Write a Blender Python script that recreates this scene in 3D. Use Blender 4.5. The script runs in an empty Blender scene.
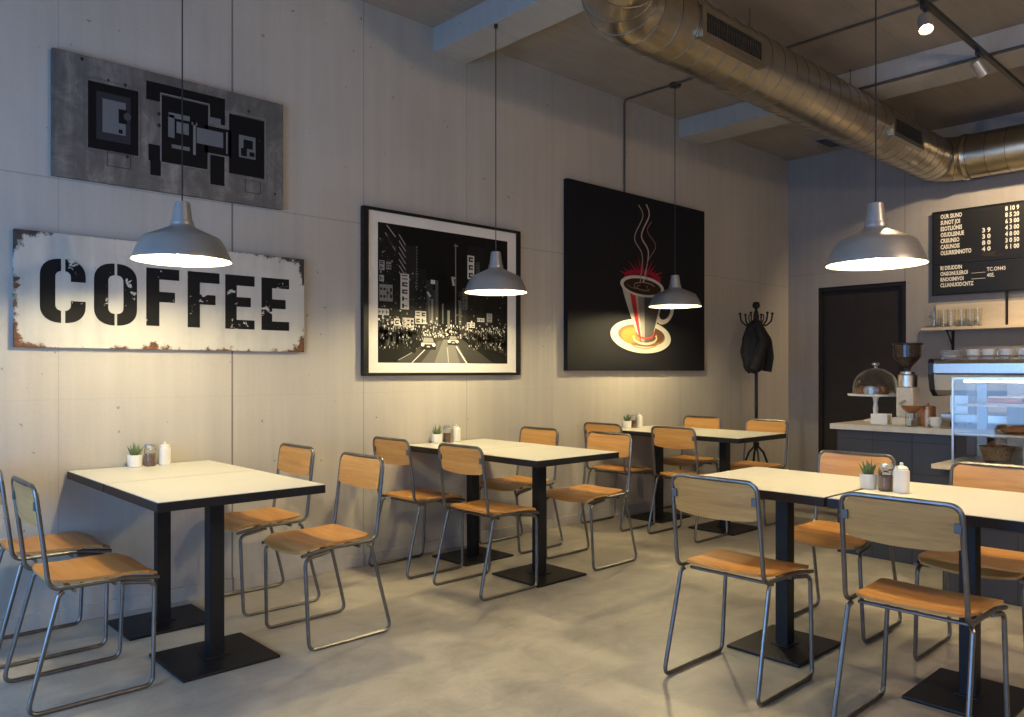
import bpy, bmesh, math, random
from mathutils import Vector, Matrix, noise as mnoise
PI = math.pi
scene = bpy.context.scene
random.seed(7)

# ------------------------------------------------------------------ camera, world, exposure, daylight
cam_d = bpy.data.cameras.new('camera'); cam = bpy.data.objects.new('camera', cam_d)
scene.collection.objects.link(cam); scene.camera = cam
cam_d.sensor_width = 36.0; cam_d.lens = 781.0 / 1024.0 * 36.0
cam_d.shift_y = 12.5 / 1024.0; cam_d.clip_start = 0.05
YAW = math.atan2(838.0, 781.0)
cam.location = (0, 0, 1.24)
cam.rotation_euler = (PI / 2, 0, -(PI / 2 - YAW))
scene.view_settings.view_transform = 'Standard'; scene.view_settings.look = 'None'
scene.view_settings.gamma = 1.0; scene.view_settings.use_curve_mapping = False
scene.view_settings.exposure = 0.0
world = bpy.data.worlds.new('world'); scene.world = world; world.use_nodes = True
world.node_tree.nodes['Background'].inputs[0].default_value = (0.42, 0.62, 1.0, 1)
world.node_tree.nodes['Background'].inputs[1].default_value = 1.0

YL, XB, ZC = 4.30, 8.25, 3.60        # left wall, back wall, ceiling height
XF, YR = -1.5, -3.2                  # street front wall, right wall

def area(name, loc, rot, sx, sy, power, color):
    l = bpy.data.lights.new(name, 'AREA'); l.shape = 'RECTANGLE'; l.size = sx; l.size_y = sy
    l.energy = power; l.color = color
    o = bpy.data.objects.new(name, l); o.location = loc; o.rotation_euler = rot
    scene.collection.objects.link(o); return o
# overcast blue daylight entering through the two street windows
area('daylight_window_1', (XF - 0.25, 2.35, 1.28), (0, -PI / 2, 0), 1.9, 2.9, 100, (0.22, 0.50, 1.0))
area('daylight_window_2', (XF - 0.25, -1.2, 1.28), (0, -PI / 2, 0), 1.9, 2.9, 25, (0.30, 0.60, 1.0))
# added warm fill light without a fitting, out of view beside the camera
for i, p in enumerate(((3.0, -1.1, 2.45),)):
    l = bpy.data.lights.new('warm_fill_light', 'POINT'); l.energy = 115; l.color = (1.0, 0.72, 0.50); l.shadow_soft_size = 0.15
    o = bpy.data.objects.new('warm_fill_light', l); o.location = p; scene.collection.objects.link(o)
BULB = 760.0                          # emission strength of the pendant bulbs

# ------------------------------------------------------------------ node helpers
def newmat(name):
    m = bpy.data.materials.new(name); m.use_nodes = True
    nt = m.node_tree; b = nt.nodes['Principled BSDF']
    return m, nt, b
class N:
    def __init__(s, nt): s.nt = nt; s.tc = None
    def node(s, t, **k):
        n = s.nt.nodes.new(t)
        for a, v in k.items(): setattr(n, a, v)
        return n
    def coord(s):
        if not s.tc: s.tc = s.node('ShaderNodeTexCoord')
        return s.tc.outputs['Object']
    def link(s, a, b): s.nt.links.new(a, b)
    def put(s, inp, v):
        if hasattr(v, 'node'): s.link(v, inp)
        else: inp.default_value = v
    def math(s, op, a, b=0.0, c=None, clamp=False):
        n = s.node('ShaderNodeMath', operation=op, use_clamp=clamp)
        s.put(n.inputs[0], a); s.put(n.inputs[1], b)
        if c is not None: s.put(n.inputs[2], c)
        return n.outputs[0]
    def sep(s, v=None):
        n = s.node('ShaderNodeSeparateXYZ'); s.link(v or s.coord(), n.inputs[0]); return n.outputs
    def mapping(s, scale=(1, 1, 1), loc=(0, 0, 0), rot=(0, 0, 0)):
        n = s.node('ShaderNodeMapping'); s.link(s.coord(), n.inputs[0])
        n.inputs['Scale'].default_value = scale; n.inputs['Location'].default_value = loc
        n.inputs['Rotation'].default_value = rot
        return n.outputs[0]
    def noise(s, scale, detail=4, rough=0.55, vec=None, dist=0.0):
        n = s.node('ShaderNodeTexNoise'); s.link(vec or s.coord(), n.inputs['Vector'])
        n.inputs['Scale'].default_value = scale; n.inputs['Detail'].default_value = detail
        n.inputs['Roughness'].default_value = rough; n.inputs['Distortion'].default_value = dist
        return n.outputs['Fac']
    def ramp(s, f, stops):
        n = s.node('ShaderNodeValToRGB'); s.put(n.inputs[0], f); e = n.color_ramp.elements
        while len(e) < len(stops): e.new(0.5)
        for i, (p, c) in enumerate(stops):
            e[i].position = p
            e[i].color = c if len(c) == 4 else (*c, 1)
        return n.outputs[0]
    def mix(s, f, a, b, mode='MIX'):
        n = s.node('ShaderNodeMix', data_type='RGBA', blend_type=mode)
        s.put(n.inputs[0], f)
        for i, v in ((6, a), (7, b)):
            if hasattr(v, 'node'): s.link(v, n.inputs[i])
            else: n.inputs[i].default_value = v if len(v) == 4 else (*v, 1)
        return n.outputs[2]
    def bump(s, h, strength=0.3, dist=0.01):
        n = s.node('ShaderNodeBump'); s.put(n.inputs['Height'], h)
        n.inputs['Strength'].default_value = strength; n.inputs['Distance'].default_value = dist
        return n.outputs[0]

def simple(name, col, rough=0.5, metal=0.0, var=0.08, scale=30, bump=0.0, coat=0.0, trans=0.0, spec=None, stretch=(1, 1, 1)):
    m, nt, b = newmat(name); n = N(nt)
    v = n.mapping(stretch)
    f = n.noise(scale, 4, 0.6, v)
    a = tuple(c * (1 - var) for c in col); d = tuple(min(1, c * (1 + var)) for c in col)
    n.link(n.ramp(f, [(0.3, a), (0.7, d)]), b.inputs['Base Color'])
    b.inputs['Roughness'].default_value = rough; b.inputs['Metallic'].default_value = metal
    if coat: b.inputs['Coat Weight'].default_value = coat
    if trans: b.inputs['Transmission Weight'].default_value = trans
    if spec is not None: b.inputs['Specular IOR Level'].default_value = spec
    if bump: n.link(n.bump(f, bump, 0.002), b.inputs['Normal'])
    return m

def concrete(name, col_a, col_b, axis, seams=(), hseams=(), streak=True, rough=0.8):
    """board-marked cast concrete; axis = the horizontal axis that runs along the surface"""
    m, nt, b = newmat(name); n = N(nt); x = n.sep()
    along = x[axis]; up = x[2] if axis != 2 else x[1]
    big = n.noise(0.9, 5, 0.6)
    st = n.noise(1.0, 6, 0.6, n.mapping((14, 14, 0.7) if streak else (2.5, 14, 2.5)))
    fine = n.noise(60, 3, 0.6)
    f = n.math('ADD', n.math('MULTIPLY', big, 0.5), n.math('MULTIPLY', st, 0.35))
    f = n.math('ADD', f, n.math('MULTIPLY', fine, 0.15))
    col = n.ramp(f, [(0.32, col_a), (0.68, col_b)])
    # air holes
    vo = n.node('ShaderNodeTexVoronoi'); vd = n.node('ShaderNodeVectorMath', operation='ADD'); n.link(n.coord(), vd.inputs[0]); vn = n.node('ShaderNodeTexNoise'); n.link(n.coord(), vn.inputs['Vector']); vn.inputs['Scale'].default_value = 28.0
    vs_ = n.node('ShaderNodeVectorMath', operation='SCALE'); n.link(vn.outputs['Color'], vs_.inputs[0]); vs_.inputs['Scale'].default_value = 0.05; n.link(vs_.outputs[0], vd.inputs[1]); n.link(vd.outputs[0], vo.inputs['Vector']); vo.inputs['Scale'].default_value = 9.0
    pit = n.math('LESS_THAN', vo.outputs['Distance'], n.math('MULTIPLY', n.math('POWER', n.noise(2.1, 3), 2.2), 0.23))
    col = n.mix(n.math('MULTIPLY', pit, 0.55), col, (0.10, 0.095, 0.09))
    g = None
    for (p, w, k) in seams:
        d = n.math('MULTIPLY', n.math('LESS_THAN', n.math('ABSOLUTE', n.math('SUBTRACT', along, p)), w), k)
        g = d if g is None else n.math('MAXIMUM', g, d)
    for (p, w, k) in hseams:
        d = n.math('MULTIPLY', n.math('LESS_THAN', n.math('ABSOLUTE', n.math('SUBTRACT', up, p)), w), k)
        g = d if g is None else n.math('MAXIMUM', g, d)
    h = n.math('ADD', n.math('MULTIPLY', st, 0.6), n.math('MULTIPLY', fine, 0.3))
    h = n.math('SUBTRACT', h, n.math('MULTIPLY', pit, 1.0))
    if g is not None:
        col = n.mix(g, col, (0.09, 0.085, 0.08)); h = n.math('SUBTRACT', h, n.math('MULTIPLY', g, 1.5))
    n.link(col, b.inputs['Base Color']); n.link(n.bump(h, 0.35, 0.006), b.inputs['Normal'])
    b.inputs['Roughness'].default_value = rough; b.inputs['Specular IOR Level'].default_value = 0.25
    return m

def wood(name, c0, c1, c2, rough=0.38, stretch=(22, 1.6, 22), seed=0):
    m, nt, b = newmat(name); n = N(nt)
    oi = n.node('ShaderNodeObjectInfo')
    mp = n.node('ShaderNodeMapping'); n.link(n.coord(), mp.inputs[0]); mp.inputs['Scale'].default_value = stretch
    ad = n.node('ShaderNodeVectorMath', operation='ADD'); n.link(mp.outputs[0], ad.inputs[0])
    cb = n.node('ShaderNodeCombineXYZ'); r = n.math('MULTIPLY', oi.outputs['Random'], 40.0)
    for i in range(3): n.link(r, cb.inputs[i])
    n.link(cb.outputs[0], ad.inputs[1])
    a = n.noise(1.0, 6, 0.6, ad.outputs[0], 0.6); f = n.noise(9.0, 3, 0.7, ad.outputs[0])
    t = n.math('ADD', n.math('MULTIPLY', a, 0.75), n.math('MULTIPLY', f, 0.25))
    n.link(n.ramp(t, [(0.3, c0), (0.5, c1), (0.72, c2)]), b.inputs['Base Color'])
    b.inputs['Roughness'].default_value = rough
    n.link(n.bump(t, 0.12, 0.002), b.inputs['Normal'])
    return m

M = {}
sp = 0.865
M['wall_l'] = concrete('cast_concrete_wall', (0.41, 0.385, 0.35), (0.55, 0.52, 0.475), 0,
    seams=[(0.98, .002, .25), (1.85, .005, .75), (2.71, .004, .35), (3.565, .003, .35), (4.44, .003, .25), (6.17, .003, .3), (7.04, .003, .2)],
    hseams=[(2.18, .0035, .3), (1.10, .003, .06)])
M['wall_b'] = concrete('cast_concrete_back', (0.27, 0.255, 0.255), (0.36, 0.345, 0.34), 1,
    seams=[(3.053, .004, .6), (1.9, .003, .4)], hseams=[(2.3, .003, .3)])
M['wall_o'] = simple('plaster_wall', (0.36, 0.35, 0.33), 0.85, var=0.06, scale=4)
M['ceil'] = concrete('cast_concrete_ceiling', (0.25, 0.22, 0.195), (0.36, 0.325, 0.29), 1, seams=[(2.2, .003, .3), (0.2, .003, .3)], streak=False)
M['beam'] = concrete('cast_concrete_beam', (0.34, 0.33, 0.32), (0.46, 0.45, 0.43), 1, streak=False)
def floor_mat():
    m, nt, b = newmat('polished_concrete_floor'); n = N(nt)
    big = n.noise(0.8, 6, 0.65, dist=0.6); mid = n.noise(4.0, 6, 0.7, dist=0.8)
    st = n.noise(1.0, 5, 0.6, n.mapping((3, 9, 1), rot=(0, 0, 0.75))); fine = n.noise(90, 3, 0.6)
    t = n.math('ADD', n.math('MULTIPLY', big, 0.45), n.math('MULTIPLY', mid, 0.3))
    t = n.math('ADD', t, n.math('MULTIPLY', st, 0.17)); t = n.math('ADD', t, n.math('MULTIPLY', fine, 0.08))
    c = n.ramp(t, [(0.36, (0.24, 0.22, 0.18)), (0.48, (0.40, 0.365, 0.30)), (0.55, (0.50, 0.455, 0.37)), (0.68, (0.60, 0.55, 0.46))])
    n.link(c, b.inputs['Base Color'])
    n.link(n.ramp(t, [(0.35, (0.30,) * 3), (0.65, (0.48,) * 3)]), b.inputs['Roughness'])
    n.link(n.bump(t, 0.12, 0.004), b.inputs['Normal'])
    b.inputs['Specular IOR Level'].default_value = 0.5
    return m
M['floor'] = floor_mat()
M['wood'] = wood('oiled_plywood', (0.42, 0.175, 0.040), (0.58, 0.27, 0.070), (0.68, 0.37, 0.11))
M['wood_back'] = wood('oiled_plywood_back', (0.42, 0.19, 0.055), (0.57, 0.29, 0.085), (0.66, 0.38, 0.13), stretch=(20, 1.8, 30))
M['tube'] = simple('raw_steel_tube', (0.22, 0.215, 0.215), 0.38, 1.0, 0.18, 18)
M['bracket'] = simple('dull_steel', (0.16, 0.155, 0.15), 0.6, 0.6, 0.1, 18)
M['black'] = simple('black_powder_coat', (0.012, 0.012, 0.014), 0.45, 0.0, 0.2, 60, 0.05, spec=0.3)
M['black_metal'] = simple('black_metal', (0.014, 0.014, 0.015), 0.4, 0.2, 0.2, 40, spec=0.3)
M['laminate'] = simple('white_laminate', (0.80, 0.765, 0.68), 0.36, 0.0, 0.02, 8)
M['edge'] = simple('black_edge_band', (0.014, 0.014, 0.016), 0.45, 0.0, 0.1, 30, spec=0.3)
M['alu'] = simple('brushed_aluminium', (0.47, 0.465, 0.45), 0.36, 0.65, 0.06, 12, stretch=(1, 1, 12))
M['enamel'] = simple('white_enamel', (0.68, 0.64, 0.52), 0.45, 0.0, 0.02, 8)
M['galv'] = simple('galvanised_duct', (0.50, 0.455, 0.375), 0.30, 1.0, 0.14, 5, 0.08)
M['seam'] = simple('duct_seam', (0.16, 0.145, 0.12), 0.45, 1.0, 0.1, 20)
M['grille'] = simple('dark_grille', (0.05, 0.048, 0.045), 0.6, 0.3, 0.1, 30)
M['ceramic'] = simple('white_ceramic', (0.80, 0.78, 0.72), 0.3, 0.0, 0.03, 10)
M['leaf'] = simple('succulent_leaf', (0.10, 0.16, 0.06), 0.5, 0.0, 0.35, 40)
M['soil'] = simple('potting_soil', (0.05, 0.035, 0.025), 0.95, 0.0, 0.4, 80, 0.3)
M['spice'] = simple('cinnamon_sugar', (0.30, 0.15, 0.085), 0.8, 0.0, 0.3, 120, 0.2)
M['steel'] = simple('polished_steel', (0.60, 0.58, 0.55), 0.34, 1.0, 0.05, 8, stretch=(1, 10, 1))
M['warm_reflection'] = simple('steel_painted_reflection', (0.74, 0.66, 0.52), 0.4, 0.6, 0.05, 8)  # warm reflection put into the colour of the coffee machine's lower panel
M['door'] = simple('charcoal_door', (0.030, 0.026, 0.026), 0.5, 0.0, 0.1, 6, spec=0.2)
M['door_frame'] = simple('dark_steel_frame', (0.018, 0.017, 0.017), 0.45, 0.1, 0.1, 10, spec=0.3)
M['stone'] = simple('pale_countertop', (0.62, 0.55, 0.45), 0.4, 0.0, 0.08, 20)
M['cloth'] = simple('black_cloth', (0.010, 0.010, 0.012), 0.8, 0.0, 0.3, 40, 0.3)
M['copper'] = simple('copper_sheet', (0.50, 0.25, 0.14), 0.35, 0.8, 0.15, 20)
M['cream'] = simple('cream_card', (0.70, 0.62, 0.48), 0.6, 0.0, 0.08, 20)
M['crust'] = simple('baked_crust', (0.36, 0.14, 0.05), 0.6, 0.0, 0.4, 35, 0.5)
M['icing'] = simple('white_icing', (0.78, 0.72, 0.62), 0.5, 0.0, 0.06, 30)
M['hopper'] = simple('smoked_hopper', (0.05, 0.03, 0.022), 0.15, 0.0, 0.4, 60)
M['plastic'] = simple('black_plastic', (0.02, 0.02, 0.022), 0.35)
M['shelf'] = wood('pale_shelf_wood', (0.50, 0.42, 0.31), (0.60, 0.51, 0.38), (0.66, 0.57, 0.44), stretch=(10, 1.2, 10))
M['wicker'] = simple('woven_wicker', (0.30, 0.19, 0.10), 0.7, 0.0, 0.5, 90, 0.6)
M['panel_white'] = simple('milky_panel', (0.74, 0.73, 0.70), 0.45, 0.0, 0.05, 3)
M['matboard'] = simple('white_mat_board', (0.78, 0.75, 0.70), 0.7, 0.0, 0.02, 8)
M['canvas'] = simple('black_canvas', (0.010, 0.0105, 0.014), 0.6, 0.0, 0.2, 200, 0.1, spec=0.15)
M['conduit'] = simple('grey_conduit', (0.10, 0.095, 0.09), 0.5, 0.4, 0.1, 20)

def glass_mat(name='clear_glass', tint=(0.95, 0.97, 0.97), rough=0.02):
    m, nt, b = newmat(name); n = N(nt)
    f = n.noise(3.0, 2); n.link(n.ramp(f, [(0.3, tint), (0.7, tuple(min(1, t * 1.02) for t in tint))]), b.inputs['Base Color'])
    b.inputs['Transmission Weight'].default_value = 1.0; b.inputs['Roughness'].default_value = rough; b.inputs['IOR'].default_value = 1.45
    return m
M['glass'] = glass_mat()
M['smoked'] = glass_mat('amber_glass', (0.80, 0.62, 0.50), 0.05)
def emit_mat(name, col, strength):
    m, nt, b = newmat(name); n = N(nt)
    n.link(n.ramp(n.noise(2.0, 1), [(0, col), (1, col)]), b.inputs['Emission Color'])
    b.inputs['Base Color'].default_value = (0.9, 0.85, 0.75, 1)
    b.inputs['Emission Strength'].default_value = strength; return m
M['bulb'] = emit_mat('glowing_bulb', (1.0, 0.83, 0.46), BULB)
M['spot_face'] = emit_mat('glowing_spot', (1.0, 0.72, 0.38), 40.0)

def paint_mat(name, rough=0.6, wear=None):
    m, nt, b = newmat(name); n = N(nt)
    a = n.node('ShaderNodeVertexColor', layer_name='Col')
    col = a.outputs['Color']
    if wear:
        w = n.math('GREATER_THAN', n.math('ADD', n.math('MULTIPLY', n.noise(11, 2), 0.55), n.math('MULTIPLY', n.noise(45, 4, 0.7), 0.45)), 0.615)
        col = n.mix(w, col, wear)
    else:
        f = n.noise(120, 2); col = n.mix(n.math('MULTIPLY', f, 0.12), col, (0.0, 0.0, 0.0))
    n.link(col, b.inputs['Base Color']); b.inputs['Roughness'].default_value = rough; b.inputs['Specular IOR Level'].default_value = 0.12
    return m
M['print'] = paint_mat('printed_ink', 0.55)
M['stencil'] = paint_mat('worn_stencil_paint', 0.6, (0.62, 0.58, 0.50))
M['letters'] = paint_mat('white_letter_plastic', 0.5)

def tile_mat():
    m, nt, b = newmat('dark_tiles'); n = N(nt); x = n.sep()
    def line(v, s, off=0.0):
        fr = n.math('FRACT', n.math('ADD', n.math('DIVIDE', v, s), off)); return n.math('LESS_THAN', fr, 0.03)
    g = n.math('MAXIMUM', line(n.math('ADD', x[1], x[0]), 0.25, 50.2), line(x[2], 0.2, 50.1))
    n.link(n.mix(g, (0.028, 0.026, 0.029), (0.008, 0.008, 0.008)), b.inputs['Base Color'])
    n.link(n.bump(n.math('SUBTRACT', 1.0, g), 0.5, 0.004), b.inputs['Normal']); b.inputs['Roughness'].default_value = 0.4
    return m
M['tiles'] = tile_mat()

def sign_mat(hw, hz):
    m, nt, b = newmat('rusty_enamel_sign'); n = N(nt); x = n.sep()
    ex = n.math('SUBTRACT', hw, n.math('ABSOLUTE', x[0])); ez = n.math('SUBTRACT', hz, n.math('ABSOLUTE', x[2]))
    ed = n.math('MINIMUM', ex, ez)
    # rust sits deeper along the lower edge and in the corners
    corner = n.math('SUBTRACT', 0.16, n.math('ADD', ex, ez)); corner = n.math('MAXIMUM', corner, 0.0)
    nz = n.noise(13, 8, 0.75); nb = n.noise(3.0, 3, 0.6)
    t = n.math('ADD', n.math('MULTIPLY', nz, 0.24), n.math('MULTIPLY', nb, 0.14))
    t = n.math('ADD', t, n.math('MULTIPLY', corner, 0.40))
    t = n.math('SUBTRACT', t, ed); t = n.math('SUBTRACT', t, 0.188)
    low = n.math('LESS_THAN', x[2], 0.05)
    r = n.ramp(n.math('MULTIPLY', t, 28.0, clamp=True), [(0.0, (0, 0, 0)), (0.5, (1, 1, 1))])
    spots = n.math('GREATER_THAN', n.noise(14, 5, 0.72), 0.705)
    r2 = n.math('MAXIMUM', r, n.math('MULTIPLY', spots, 0.7))
    base = n.ramp(n.math('ADD', n.math('MULTIPLY', n.noise(2.2, 5, 0.6), 0.6), n.math('MULTIPLY', n.noise(1.0, 4, 0.6, n.mapping((9, 1, 0.8))), 0.4)),
                  [(0.35, (0.40, 0.39, 0.37)), (0.52, (0.58, 0.56, 0.51)), (0.7, (0.66, 0.63, 0.56))])
    rust = n.ramp(n.noise(30, 5, 0.7), [(0.3, (0.035, 0.022, 0.018)), (0.55, (0.16, 0.065, 0.03)), (0.75, (0.32, 0.15, 0.07))])
    dark = n.ramp(n.noise(25, 5, 0.7), [(0.3, (0.025, 0.022, 0.022)), (0.7, (0.09, 0.07, 0.06))])
    rc = n.mix(low, dark, rust)
    n.link(n.mix(r2, base, rc), b.inputs['Base Color'])
    n.link(n.ramp(r2, [(0, (0.38,) * 3), (1, (0.85,) * 3)]), b.inputs['Roughness'])
    n.link(n.bump(r2, 0.3, 0.002), b.inputs['Normal'])
    return m
def scratched_mat():
    m, nt, b = newmat('scratched_steel_sheet'); n = N(nt); x = n.sep()
    f = n.noise(5.0, 8, 0.75, dist=1.2); s = n.noise(1.0, 5, 0.65, n.mapping((7, 1, 0.8)))
    t = n.math('ADD', n.math('MULTIPLY', f, 0.5), n.math('MULTIPLY', s, 0.5))
    n.link(n.ramp(t, [(0.3, (0.045, 0.05, 0.056)), (0.5, (0.125, 0.13, 0.136)), (0.64, (0.27, 0.275, 0.28))]), b.inputs['Base Color'])
    b.inputs['Metallic'].default_value = 0.35; b.inputs['Roughness'].default_value = 0.5
    return m
M['scratched'] = scratched_mat()
def board_mat():
    m, nt, b = newmat('grooved_letter_board'); n = N(nt); x = n.sep()
    fr = n.math('FRACT', n.math('DIVIDE', x[2], 0.02)); g = n.math('LESS_THAN', fr, 0.3)
    n.link(n.mix(g, (0.014, 0.013, 0.012), (0.006, 0.0055, 0.005)), b.inputs['Base Color'])
    b.inputs['Roughness'].default_value = 0.42; n.link(n.bump(n.math('SUBTRACT', 1.0, g), 0.5, 0.004), b.inputs['Normal'])
    return m
M['board'] = board_mat()

# ------------------------------------------------------------------ mesh helpers
class MB:
    def __init__(s): s.bm = bmesh.new(); s.mats = []
    def mi(s, m):
        if m is None: return 0
        if m not in s.mats: s.mats.append(m)
        return s.mats.index(m)
    def box(s, x0, x1, y0, y1, z0, z1, m=None, bev=0.0, rot=None, at=None):
        t = bmesh.new(); bmesh.ops.create_cube(t, size=1.0)
        for v in t.verts: v.co = Vector(((x0 + x1) / 2 + v.co.x * (x1 - x0), (y0 + y1) / 2 + v.co.y * (y1 - y0), (z0 + z1) / 2 + v.co.z * (z1 - z0)))
        if bev: bmesh.ops.bevel(t, geom=t.edges[:], offset=bev, segments=2, affect='EDGES', profile=0.6)
        if rot is not None:
            bmesh.ops.transform(t, matrix=rot, verts=t.verts[:])
        s.merge(t, m); return s
    def merge(s, t, m=None, smooth=False):
        k = s.mi(m) if m else 0
        for f in t.faces:
            f.material_index = k
            if smooth: f.smooth = True
        me = bpy.data.meshes.new('t'); t.to_mesh(me); t.free(); s.bm.from_mesh(me); bpy.data.meshes.remove(me)
    def lathe(s, prof, m=None, seg=32, c=(0, 0, 0), axis='z', smooth=True, square=False):
        t = bmesh.new(); rings = []
        for (r, z) in prof:
            if r < 1e-6: rings.append([t.verts.new((0, 0, z))]); continue
            rings.append([t.verts.new((r * math.cos(2 * PI * i / seg), r * math.sin(2 * PI * i / seg), z)) for i in range(seg)])
        for a, b in zip(rings, rings[1:]):
            for i in range(seg):
                j = (i + 1) % seg
                try:
                    if len(a) == 1 and len(b) == 1: pass
                    elif len(a) == 1: t.faces.new((a[0], b[j], b[i]))
                    elif len(b) == 1: t.faces.new((a[i], a[j], b[0]))
                    else: t.faces.new((a[i], a[j], b[j], b[i]))
                except ValueError: pass
        R = Matrix.Identity(4)
        if axis == 'x': R = Matrix.Rotation(PI / 2, 4, 'Y')
        elif axis == 'y': R = Matrix.Rotation(-PI / 2, 4, 'X')
        elif isinstance(axis, Vector): R = axis.to_track_quat('Z', 'Y').to_matrix().to_4x4()
        bmesh.ops.transform(t, matrix=Matrix.Translation(c) @ R, verts=t.verts[:])
        bmesh.ops.recalc_face_normals(t, faces=t.faces[:])
        s.merge(t, m, smooth); return s
    def cyl(s, r, z0, z1, m=None, c=(0, 0, 0), seg=24, bev=0.0, axis='z'):
        b = min(bev, r * 0.5)
        pr = [(0, z0), (r - b, z0), (r, z0 + b), (r, z1 - b), (r - b, z1), (0, z1)] if b else [(0, z0), (r, z0), (r, z1), (0, z1)]
        return s.lathe(pr, m, seg, c, axis, smooth=True)
    def tube(s, pts, r, m=None, fillet=0.0, seg=10, fs=6, closed=False, rad=None, caps=True):
        P = [Vector(p) for p in pts]; out = []
        n = len(P)
        for i, p in enumerate(P):
            if (not closed and i in (0, n - 1)) or fillet <= 0: out.append(p); continue
            a = P[(i - 1) % n]; b = P[(i + 1) % n]
            da = (a - p); db = (b - p); la, lb = da.length, db.length
            if la < 1e-6 or lb < 1e-6: out.append(p); continue
            da.normalize(); db.normalize(); ang = da.angle(db)
            if abs(ang - PI) < 0.03: out.append(p); continue
            d = min(fillet / math.tan(ang / 2), la * 0.48, lb * 0.48)
            s0 = p + da * d; s1 = p + db * d
            for k in range(fs + 1):
                t = k / fs; out.append(s0 * (1 - t) ** 2 + p * 2 * t * (1 - t) + s1 * t * t)
        # frames
        t = bmesh.new(); rings = []; N_ = len(out); up = None
        for i, p in enumerate(out):
            if closed: tg = (out[(i + 1) % N_] - out[i - 1]).normalized()
            else: tg = (out[min(i + 1, N_ - 1)] - out[max(i - 1, 0)]).normalized()
            if up is None:
                up = Vector((0, 0, 1)) if abs(tg.z) < 0.9 else Vector((1, 0, 0))
            up = (up - tg * up.dot(tg)).normalized(); sd = tg.cross(up)
            rr = rad[i] if rad else r
            rings.append([t.verts.new(p + (up * math.cos(2 * PI * k / seg) + sd * math.sin(2 * PI * k / seg)) * rr) for k in range(seg)])
        m_ = N_ if closed else N_ - 1
        for i in range(m_):
            a = rings[i]; b = rings[(i + 1) % N_]
            for k in range(seg):
                t.faces.new((a[k], a[(k + 1) % seg], b[(k + 1) % seg], b[k]))
        if not closed and caps:
            t.faces.new(rings[0][::-1]); t.faces.new(rings[-1])
        bmesh.ops.recalc_face_normals(t, faces=t.faces[:])
        s.merge(t, m, True); return s
    def prism(s, poly, axis, a0, a1, m=None, smooth=False):
        """poly of 2D points extruded along axis (0,1,2) from a0 to a1"""
        t = bmesh.new()
        def mk(p, a):
            c = [0, 0, 0]; o = [i for i in range(3) if i != axis]; c[o[0]] = p[0]; c[o[1]] = p[1]; c[axis] = a; return t.verts.new(c)
        A = [mk(p, a0) for p in poly]; B = [mk(p, a1) for p in poly]; n = len(poly)
        t.faces.new(A); t.faces.new(B[::-1])
        for i in range(n): t.faces.new((A[i], B[i], B[(i + 1) % n], A[(i + 1) % n]))
        bmesh.ops.recalc_face_normals(t, faces=t.faces[:]); s.merge(t, m, smooth); return s
    def build(s, name, mat=None, parent=None, loc=None):
        me = bpy.data.meshes.new(name); s.bm.to_mesh(me); s.bm.free()
        ms = s.mats if s.mats else []
        if mat is not None and not ms: me.materials.append(mat)
        for m in ms: me.materials.append(m)
        # keep hard edges crisp on smooth faces
        if any(p.use_smooth for p in me.polygons):
            try: me.set_sharp_from_angle(angle=0.42)
            except Exception: pass
        o = bpy.data.objects.new(name, me); scene.collection.objects.link(o)
        if parent: o.parent = parent
        if loc is not None: o.location = loc
        return o
def tag(o, label, cat, group=None, kind=None):
    o['label'] = label; o['category'] = cat
    if group: o['group'] = group
    if kind: o['kind'] = kind
    return o
def thing(name, label, cat, loc=(0, 0, 0), rz=0.0, group=None):
    o = bpy.data.objects.new(name, None); scene.collection.objects.link(o)
    o.empty_display_size = 0.1; o.location = loc; o.rotation_euler = (0, 0, rz)
    return tag(o, label, cat, group)
def struct(o): o['kind'] = 'structure'; return o
def dup(root, loc, rz, label):
    r = root.copy(); scene.collection.objects.link(r); r.location = loc; r.rotation_euler = (0, 0, rz); r['label'] = label
    for ch in list(root.children):
        c = ch.copy(); scene.collection.objects.link(c); c.parent = r
        for g in list(ch.children):
            d = g.copy(); scene.collection.objects.link(d); d.parent = c
    return r
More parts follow.
